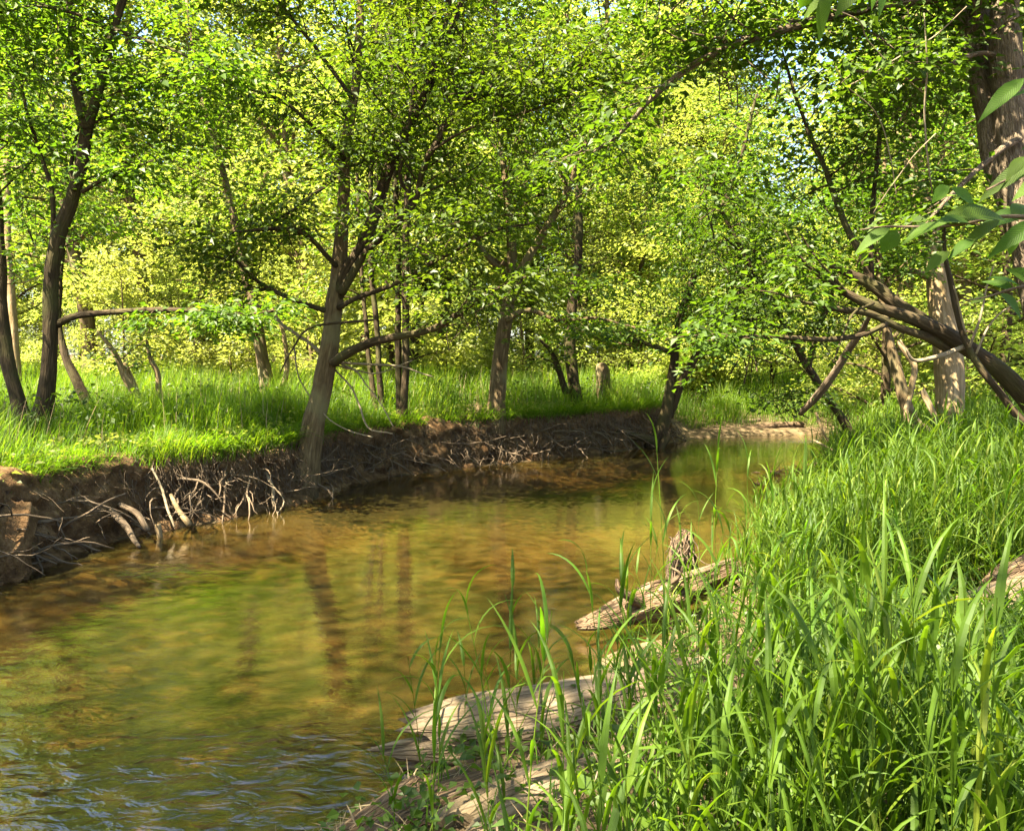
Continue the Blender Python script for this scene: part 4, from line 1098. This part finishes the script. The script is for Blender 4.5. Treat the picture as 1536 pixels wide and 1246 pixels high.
for k in range(900):
    if n_s >= 64: break
    y = rg.uniform(2.6, 6.4)
    x = rg.uniform(-.9, y * .6)
    h, sl, sr = height([[x, y]])
    if x < -.10 * y or sr[0] < .08 or sr[0] > 3.0 or (sr[0] < 1.5 and rg.random() < .62): continue
    hh = rg.uniform(.65, 1.0)
    if x > 1.2 and y < 5: hh *= .8
    az = rg.uniform(0, 6.28); ln = rg.uniform(.02, .2)
    P = np.array([[x + cos(az) * ln * hh * t * t, y + sin(az) * ln * hh * t * t, h[0] - .02 + hh * t] for t in np.linspace(0, 1, 7)])
    stalk(P, np.linspace(.0036, .0016, 7), rand_blades(6, .34), "leafy reed stalk mixed into the front of the near bank's grass", "reed stalks at the front of the near bank")
    n_s += 1

# ------------------------------------------------------------------ broad leaves
def broad_leaf(P, hd, nrm, L, W, parent, mt, tint, name="leaf"):
    """ovate pointed leaf with folded midrib, 2x8 quads"""
    hd = norm(hd); nrm = norm(nrm - hd * np.dot(hd, nrm)); s = np.cross(nrm, hd)
    ts = np.linspace(0, 1, 8)
    w = W * .5 * np.array([.05, .62, .95, 1.0, .86, .6, .3, .01])
    V, tc = [], []
    for t, ww in zip(ts, w):
        c = P + hd * L * t - nrm * L * .28 * t * t
        for a, k in ((-1, -1), (0, 0), (1, 1)):
            V.append(c + s * ww * a + nrm * ww * .28 * abs(a)); tc.append((abs(a) * ww / W * 1.2, t - abs(a) * .18, 0))
    Q = []
    for r_ in range(7):
        for a in (0, 1):
            Q.append((r_ * 3 + a, r_ * 3 + a + 1, r_ * 3 + a + 4, r_ * 3 + a + 3))
    mb = MB(); mb.add(V, Q, tint=tint, tc=tc)
    return mb.build(name, mt, parent)

# leafy boughs hanging close to the camera at the upper right
rl = np.random.default_rng(91)
def bough(name, label, pts, d0, d1, leaves):
    P, R = px_limb(pts, d0, d1, wob=.01)
    o = empty(name, P[0], label, "branch")
    mb = MB(); tube(mb, P, R, 6, rough=.1); mb.build("stem", M['root'], o)
    for (x, y, ex, ey, w) in leaves:
        k = int(np.argmin([np.hypot(*(np.array([(q - EYE) @ RGT, (q - EYE) @ UPV]) / ((q - EYE) @ FWD) * FPX - [x - 768, 623 - y])) for q in P]))
        d = (P[k] - EYE) @ FWD + rl.uniform(-.15, .15)
        a = U(x, y, d); b = U(ex, ey, d + rl.uniform(-.05, .05))
        L = np.linalg.norm(b - a)
        nr = norm(np.array([rl.normal(0, .3), -.75 + rl.normal(0, .3), .75]))
        broad_leaf(a, b - a, nr, L * 1.04, w * d / FPX, o, M['broad'], float(rl.uniform(.1, .8)))
    return o
bough("leafy_bough", "close leafy bough with large pointed leaves reaching in at the right edge", [(1640, 330, 9), (1560, 325, 7), (1500, 325, 6), (1450, 335, 5), (1400, 340, 4), (1330, 340, 3), (1290, 345, 2)], 3.5, 3.3, [
    (1425, 280, 1395, 300, 26), (1427, 283, 1470, 303, 24), (1420, 335, 1350, 352, 34), (1440, 325, 1520, 312, 40), (1455, 335, 1408, 322, 32), (1345, 345, 1322, 378, 30), (1335, 342, 1282, 370, 22),
    (1400, 340, 1362, 345, 28), (1480, 325, 1430, 312, 36), (1540, 320, 1470, 330, 34), (1500, 330, 1440, 362, 24), (1560, 330, 1490, 372, 28), (1425, 378, 1385, 402, 26), (1460, 360, 1425, 378, 20), (1520, 330, 1545, 300, 34), (1530, 350, 1508, 380, 26)])
bough("leafy_bough", "upper close bough crossing the twin trunk with two long leaves", [(1640, 215, 8), (1580, 240, 6), (1540, 255, 5), (1510, 270, 4), (1480, 285, 3)], 3.3, 3.2, [
    (1536, 118, 1474, 165, 26), (1560, 240, 1470, 285, 30), (1540, 235, 1510, 262, 22), (1590, 200, 1535, 210, 30), (1600, 130, 1530, 122, 30), (1580, 260, 1525, 285, 30)])
bough("leafy_bough", "lowest close bough with small leaves before the twin trunk's foot", [(1640, 420, 7), (1580, 425, 5), (1530, 430, 4), (1480, 445, 3), (1450, 450, 2)], 3.8, 3.7, [
    (1530, 430, 1490, 405, 20), (1520, 435, 1480, 415, 22), (1480, 445, 1455, 452, 12), (1500, 440, 1540, 470, 24), (1560, 425, 1520, 400, 28)])
bough("leafy_bough", "leaf tips of a close bough hanging into the top edge", [(1380, -60, 6), (1320, -40, 5), (1270, -25, 4), (1220, -20, 3), (1190, -25, 2)], 3.0, 2.9, [
    (1245, -20, 1222, 58, 22), (1260, -25, 1200, 18, 24), (1320, -30, 1330, 14, 18), (1290, -28, 1260, 12, 30), (1330, -35, 1300, 8, 24), (1350, -45, 1322, 2, 22), (1215, -18, 1200, 14, 26)])

# broad-leaved weeds in the near grass
def weed(label, px, py, d, leaves, mt='broad'):
    b = U(px, py, d)
    z = H1(b[0], b[1])
    o = empty("broadleaf_weed", (b[0], b[1], z), label, "weed")
    top = b
    P = catmull(np.array([[b[0], b[1], z - .02], [b[0] + .01, b[1], (z + top[2]) / 2], top]), 6)
    mb = MB(); tube(mb, P, np.linspace(.004, .002, 6), 5, tint=.6, caps=False); mb.build("stem", M['grass'], o)
    for (x, y, ex, ey, w, t) in leaves:
        a = U(x, y, d); e = U(ex, ey, d - .03)
        nr = norm(np.array([rl.normal(0, .25), -.6, .8]))
        broad_leaf(a, e - a, nr, np.linalg.norm(e - a) * 1.04, w * d / FPX, o, M[mt], t)
weed("sunlit broadleaf weed with upright yellow-green leaf at the lower right corner", 1462, 1130, 2.55, [(1462, 1132, 1490, 1092, 26, 1.0), (1468, 1145, 1532, 1172, 34, .75), (1450, 1130, 1402, 1124, 22, .5), (1470, 1150, 1540, 1130, 28, .6)])
weed("heart-leaved weed low in the grass by the lower right corner", 1450, 1195, 2.4, [(1448, 1190, 1444, 1236, 40, .4), (1455, 1195, 1500, 1210, 30, .35), (1440, 1200, 1400, 1185, 26, .3)])
weed("jagged bright weed at the bottom edge among the reeds", 1150, 1235, 2.5, [(1150, 1236, 1128, 1188, 22, .85), (1158, 1240, 1166, 1212, 14, .8), (1165, 1240, 1215, 1236, 22, .9), (1150, 1245, 1105, 1250, 22, .7)])
weed("round-leaved weed in the grass left of the broken log", 1352, 900, 4.6, [(1352, 896, 1374, 880, 22, .7), (1350, 896, 1328, 886, 24, .5), (1350, 905, 1340, 925, 18, .5), (1356, 900, 1390, 905, 20, .6)])

# ------------------------------------------------------------------ logs and driftwood
def log(name, label, pts, m, seed, sides=40, rough=.09, cat='log', squash=.9, jag=True, extra=()):
    """pts: (x, y, z, r) world axis; weathered, furrowed along the grain, ragged at the ends"""
    A = catmull(np.array(pts, float), 70)
    P, R = A[:, :3], A[:, 3]
    o = empty(name, P[0], label, cat)
    T = norm(np.gradient(P, axis=0)); N0 = norm(np.cross(T, [0, 0, 1.0])); B0 = np.cross(N0, T)
    L = np.concatenate([[0], np.cumsum(np.linalg.norm(np.diff(P, axis=0), axis=1))])
    a = np.arange(sides) / sides * 2 * pi
    ca, sa = np.cos(a), np.sin(a)
    q = np.stack([np.repeat(ca[None] * 3.2, 70, 0), np.repeat(sa[None] * 3.2, 70, 0), np.repeat(L[:, None] * 1.5, sides, 1)], -1)
    fur = np.stack([np.repeat(ca[None] * 9, 70, 0), np.repeat(sa[None] * 9, 70, 0), np.repeat(L[:, None] * 1.1, sides, 1)], -1)
    rr = R[:, None] * (1 + rough * 1.4 * fbm(q + seed, seed, 2) - .10 * np.maximum(0, fbm(fur + seed, seed + 5, 2)) * .5)
    V = P[:, None] + rr[..., None] * (ca[None, :, None] * N0[:, None] + squash * sa[None, :, None] * B0[:, None])
    if jag:
        e = sstep(.12, 0, L / L[-1])[:, None]
        j = fbm(np.stack([ca * 4, sa * 4, 0 * ca], -1) + seed, seed + 9, 2)
        V = V - T[:, None] * (e * j[None] * R[0] * .9)[..., None]
    tc = np.stack([ca[None] * R[:, None], sa[None] * R[:, None], np.repeat(L[:, None], sides, 1)], -1) + seed
    i = np.arange(69)[:, None] * sides; j = np.arange(sides)[None]; k = (j + 1) % sides
    Q = np.stack([i + j, i + k, i + sides + k, i + sides + j], -1).reshape(-1, 4)
    V = np.vstack([V.reshape(-1, 3), P[:1] + T[:1] * R[0] * .5, P[-1:]]); tc = np.vstack([tc.reshape(-1, 3), [[0, 0, 0]], [[0, 0, 1]]])
    mI = 70 * sides; jj = np.arange(sides)
    tr = np.concatenate([np.stack([np.full(sides, mI), (jj + 1) % sides, jj], -1), np.stack([np.full(sides, mI + 1), mI - sides + jj, mI - sides + (jj + 1) % sides], -1)])
    mb = MB(); mb.add(V, Q, tr, tc=tc)
    mb.build("trunk", m, o)
    for (nm, p, mt) in extra:
        A = catmull(np.array(p, float), 16)
        mb = MB(); tube(mb, A[:, :3], A[:, 3], 9, rough=.22, seed=seed + 2); mb.build(nm, mt, o)
    return o

def wl(px, py, d, r): return (*U(px, py, d), r)
log("driftwood_log", "big grey splintered log lying along the water's edge in the foreground", [wl(622, 1106, 4.5, .16), wl(690, 1100, 4.5, .20), wl(800, 1086, 4.55, .215), wl(920, 1062, 4.7, .22), wl(1040, 1035, 4.95, .21), wl(1160, 1010, 5.3, .18)], M['log'], 3,
    extra=[("splinter", [wl(690, 1115, 4.45, .04), wl(620, 1114, 4.42, .03), wl(556, 1124, 4.4, .012)], M['log']),
           ("bark_slab", [wl(690, 1140, 4.42, .03), wl(800, 1128, 4.45, .05), wl(950, 1100, 4.6, .05), wl(1080, 1080, 4.8, .02)], M['log_dark'])])
log("driftwood_log", "half-buried pale log nearest the bottom edge", [wl(690, 1270, 3.5, .17), wl(780, 1228, 3.6, .20), wl(880, 1188, 3.75, .20), wl(980, 1155, 4.0, .18), wl(1100, 1130, 4.3, .13)], M['log'], 7)
log("driftwood_slab", "dark rotten bark slab slanting into the lower left water", [wl(470, 1275, 3.75, .03), wl(540, 1240, 3.75, .06), wl(600, 1200, 3.8, .075), wl(628, 1172, 3.9, .04)], M['log_dark'], 9, cat='driftwood')
log("driftwood_slab", "brown bark-stripped slab lying behind the bottom reeds", [wl(535, 1285, 3.55, .08), wl(620, 1228, 3.65, .13), wl(740, 1185, 3.85, .14), wl(860, 1160, 4.0, .1)], M['log_dark'], 13, cat='driftwood', squash=.6)
log("driftwood_root", "fibrous sunlit driftwood root at the shallow orange water", [wl(865, 938, 6.6, .03), wl(900, 930, 6.6, .075), wl(945, 915, 6.7, .12), wl(1000, 897, 6.9, .14), wl(1060, 872, 7.2, .11), wl(1110, 852, 7.5, .07)], M['log_dark'], 15, cat='driftwood', rough=.3,
    extra=[("root", [wl(985, 895, 6.8, .05), wl(1020, 868, 6.8, .04), wl(1070, 850, 6.9, .03), wl(1100, 838, 7, .012)], M['log']), ("root", [wl(960, 905, 6.6, .04), wl(930, 885, 6.5, .03), wl(925, 868, 6.5, .012)], M['log_dark']), ("root", [wl(1000, 880, 6.8, .02), wl(1020, 862, 6.7, .014), wl(1005, 850, 6.7, .01)], M['log'])])
o = log("root_stump", "upright dark stump shaggy with roots standing at the water's edge", [wl(1022, 880, 7.6, .13), wl(1022, 850, 7.6, .12), wl(1024, 820, 7.6, .10), wl(1030, 795, 7.6, .06)], M['log_dark'], 17, cat='stump', rough=.2)
rs = np.random.default_rng(3)
mb = MB()
for k in range(46):
    x = rs.uniform(1004, 1040)
    P = wander(U(x, rs.uniform(800, 845), 7.45 + rs.uniform(-.02, .1)), [rs.normal(0, .25), -.2, -1], rs.uniform(.12, .35), 6, .2, rs)
    tube(mb, P, np.linspace(.008, .003, 6), 4, caps=False)
mb.build("root_fibres", M['root'], o, kind='stuff')
log("old_log", "weathered log lying in the grass at the right, red rot under its end", [wl(1312, 948, 5.2, .06), wl(1350, 938, 5.2, .085), wl(1430, 920, 5.3, .10), wl(1500, 900, 5.4, .13), wl(1600, 880, 5.5, .15)], M['log'], 19)
log("broken_stub", "dark splintered bark stub on the grass above the right-hand log", [wl(1490, 878, 5.5, .07), wl(1515, 862, 5.55, .10), wl(1550, 852, 5.6, .11), wl(1600, 845, 5.7, .1)], M['log_dark'], 23, cat='log', rough=.2)
# sticks by the far bank's foot
for (pts, d0, d1, mt, lab) in [
    ([(256, 742, 6), (268, 765, 8), (284, 787, 9)], 10.7, 10.4, M['pale'], "thick pale stick standing in the water at the far bank"),
    ([(236, 786, 9), (238, 798, 9), (240, 812, 8)], 10.2, 10.2, M['pale'], "short pale peg of wood standing in the water by the far bank"),
    ([(228, 702, 3), (245, 740, 4), (252, 765, 4), (262, 790, 3)], 10.7, 10.3, M['twig'], "thin forked stick leaning down the bank left of the thick pale stick"),
    ([(165, 765, 10), (188, 788, 10), (202, 808, 8), (210, 820, 5)], 9.9, 9.6, M['root'], "grey driftwood stick curving to the water under the bank roots"),
    ([(180, 755, 8), (205, 768, 9), (222, 795, 8)], 10.1, 9.8, M['root'], "second grey curved stick beside the bank's root tangle"),
    ([(398, 710, 4), (408, 732, 5), (412, 760, 4)], 12.2, 11.9, M['twig'], "upright pale stick on the bank left of the big tree's foot"),
    ([(400, 720, 2), (425, 750, 2), (410, 775, 2), (385, 785, 2)], 12.0, 11.6, M['twig'], "thin whip of a twig trailing in the water before the big tree")]:
    stick("driftwood_stick", lab, pts, d0, d1, mt, 'stick')
# clay pillar with sod at the left edge
log("clay_block", "slumped clay block with a grassy top at the left edge of the water", [wl(14, 895, 8.3, .2), wl(18, 850, 8.3, .17), wl(22, 800, 8.35, .15), wl(24, 772, 8.6, .2)], M['bank'], 27, cat='earth block', rough=.2, jag=False)
# far mud bar with logs
stick("bar_log", "long grey log lying on the far mud bar", [(1098, 646, 6), (1130, 642, 10), (1165, 638, 11), (1205, 636, 8)], 23.9, 24.3, M['log_dark'], 'log', 10)
stick("bar_log", "pale bleached log lying across the far mud bar", [(1080, 640, 5), (1110, 634, 7), (1140, 630, 6)], 24.3, 24.8, M['log'], 'log', 10)
def debris(label, px, py, r, n, seed):
    rr_ = np.random.default_rng(seed); c = G(px, py, .02)
    o = empty("drift_debris", c, label, "debris"); mb = MB()
    for k in range(n):
        P = wander(c + rr_.normal(0, r * .4, 3) * [1, .5, .2], rr_.normal(0, 1, 3) * [1, .5, .4], r * rr_.uniform(.5, 1.2), 5, .3, rr_)
        tube(mb, P, np.linspace(.012, .004, 5), 4, caps=False)
    mb.build("twigs", M['log_dark'], o, kind='stuff')
debris("dark twig clump caught in the bright reflection", 1160, 709, .28, 30, 1)
debris("tiny dark clump drifting left of the twig clump", 1136, 725, .1, 10, 2)
debris("dark drift twigs snagged at the right shore of the bright water", 1210, 706, .35, 26, 3)

for o in SC.objects:
    if o.type == 'MESH' and o.parent is None and 'kind' not in o and 'label' not in o: print("untagged", o.name)
print("TRIS", sum(sum(len(p.vertices) - 2 for p in m.polygons) if len(m.polygons) < 5000 else len(m.loops) - 2 * len(m.polygons) for m in bpy.data.meshes))
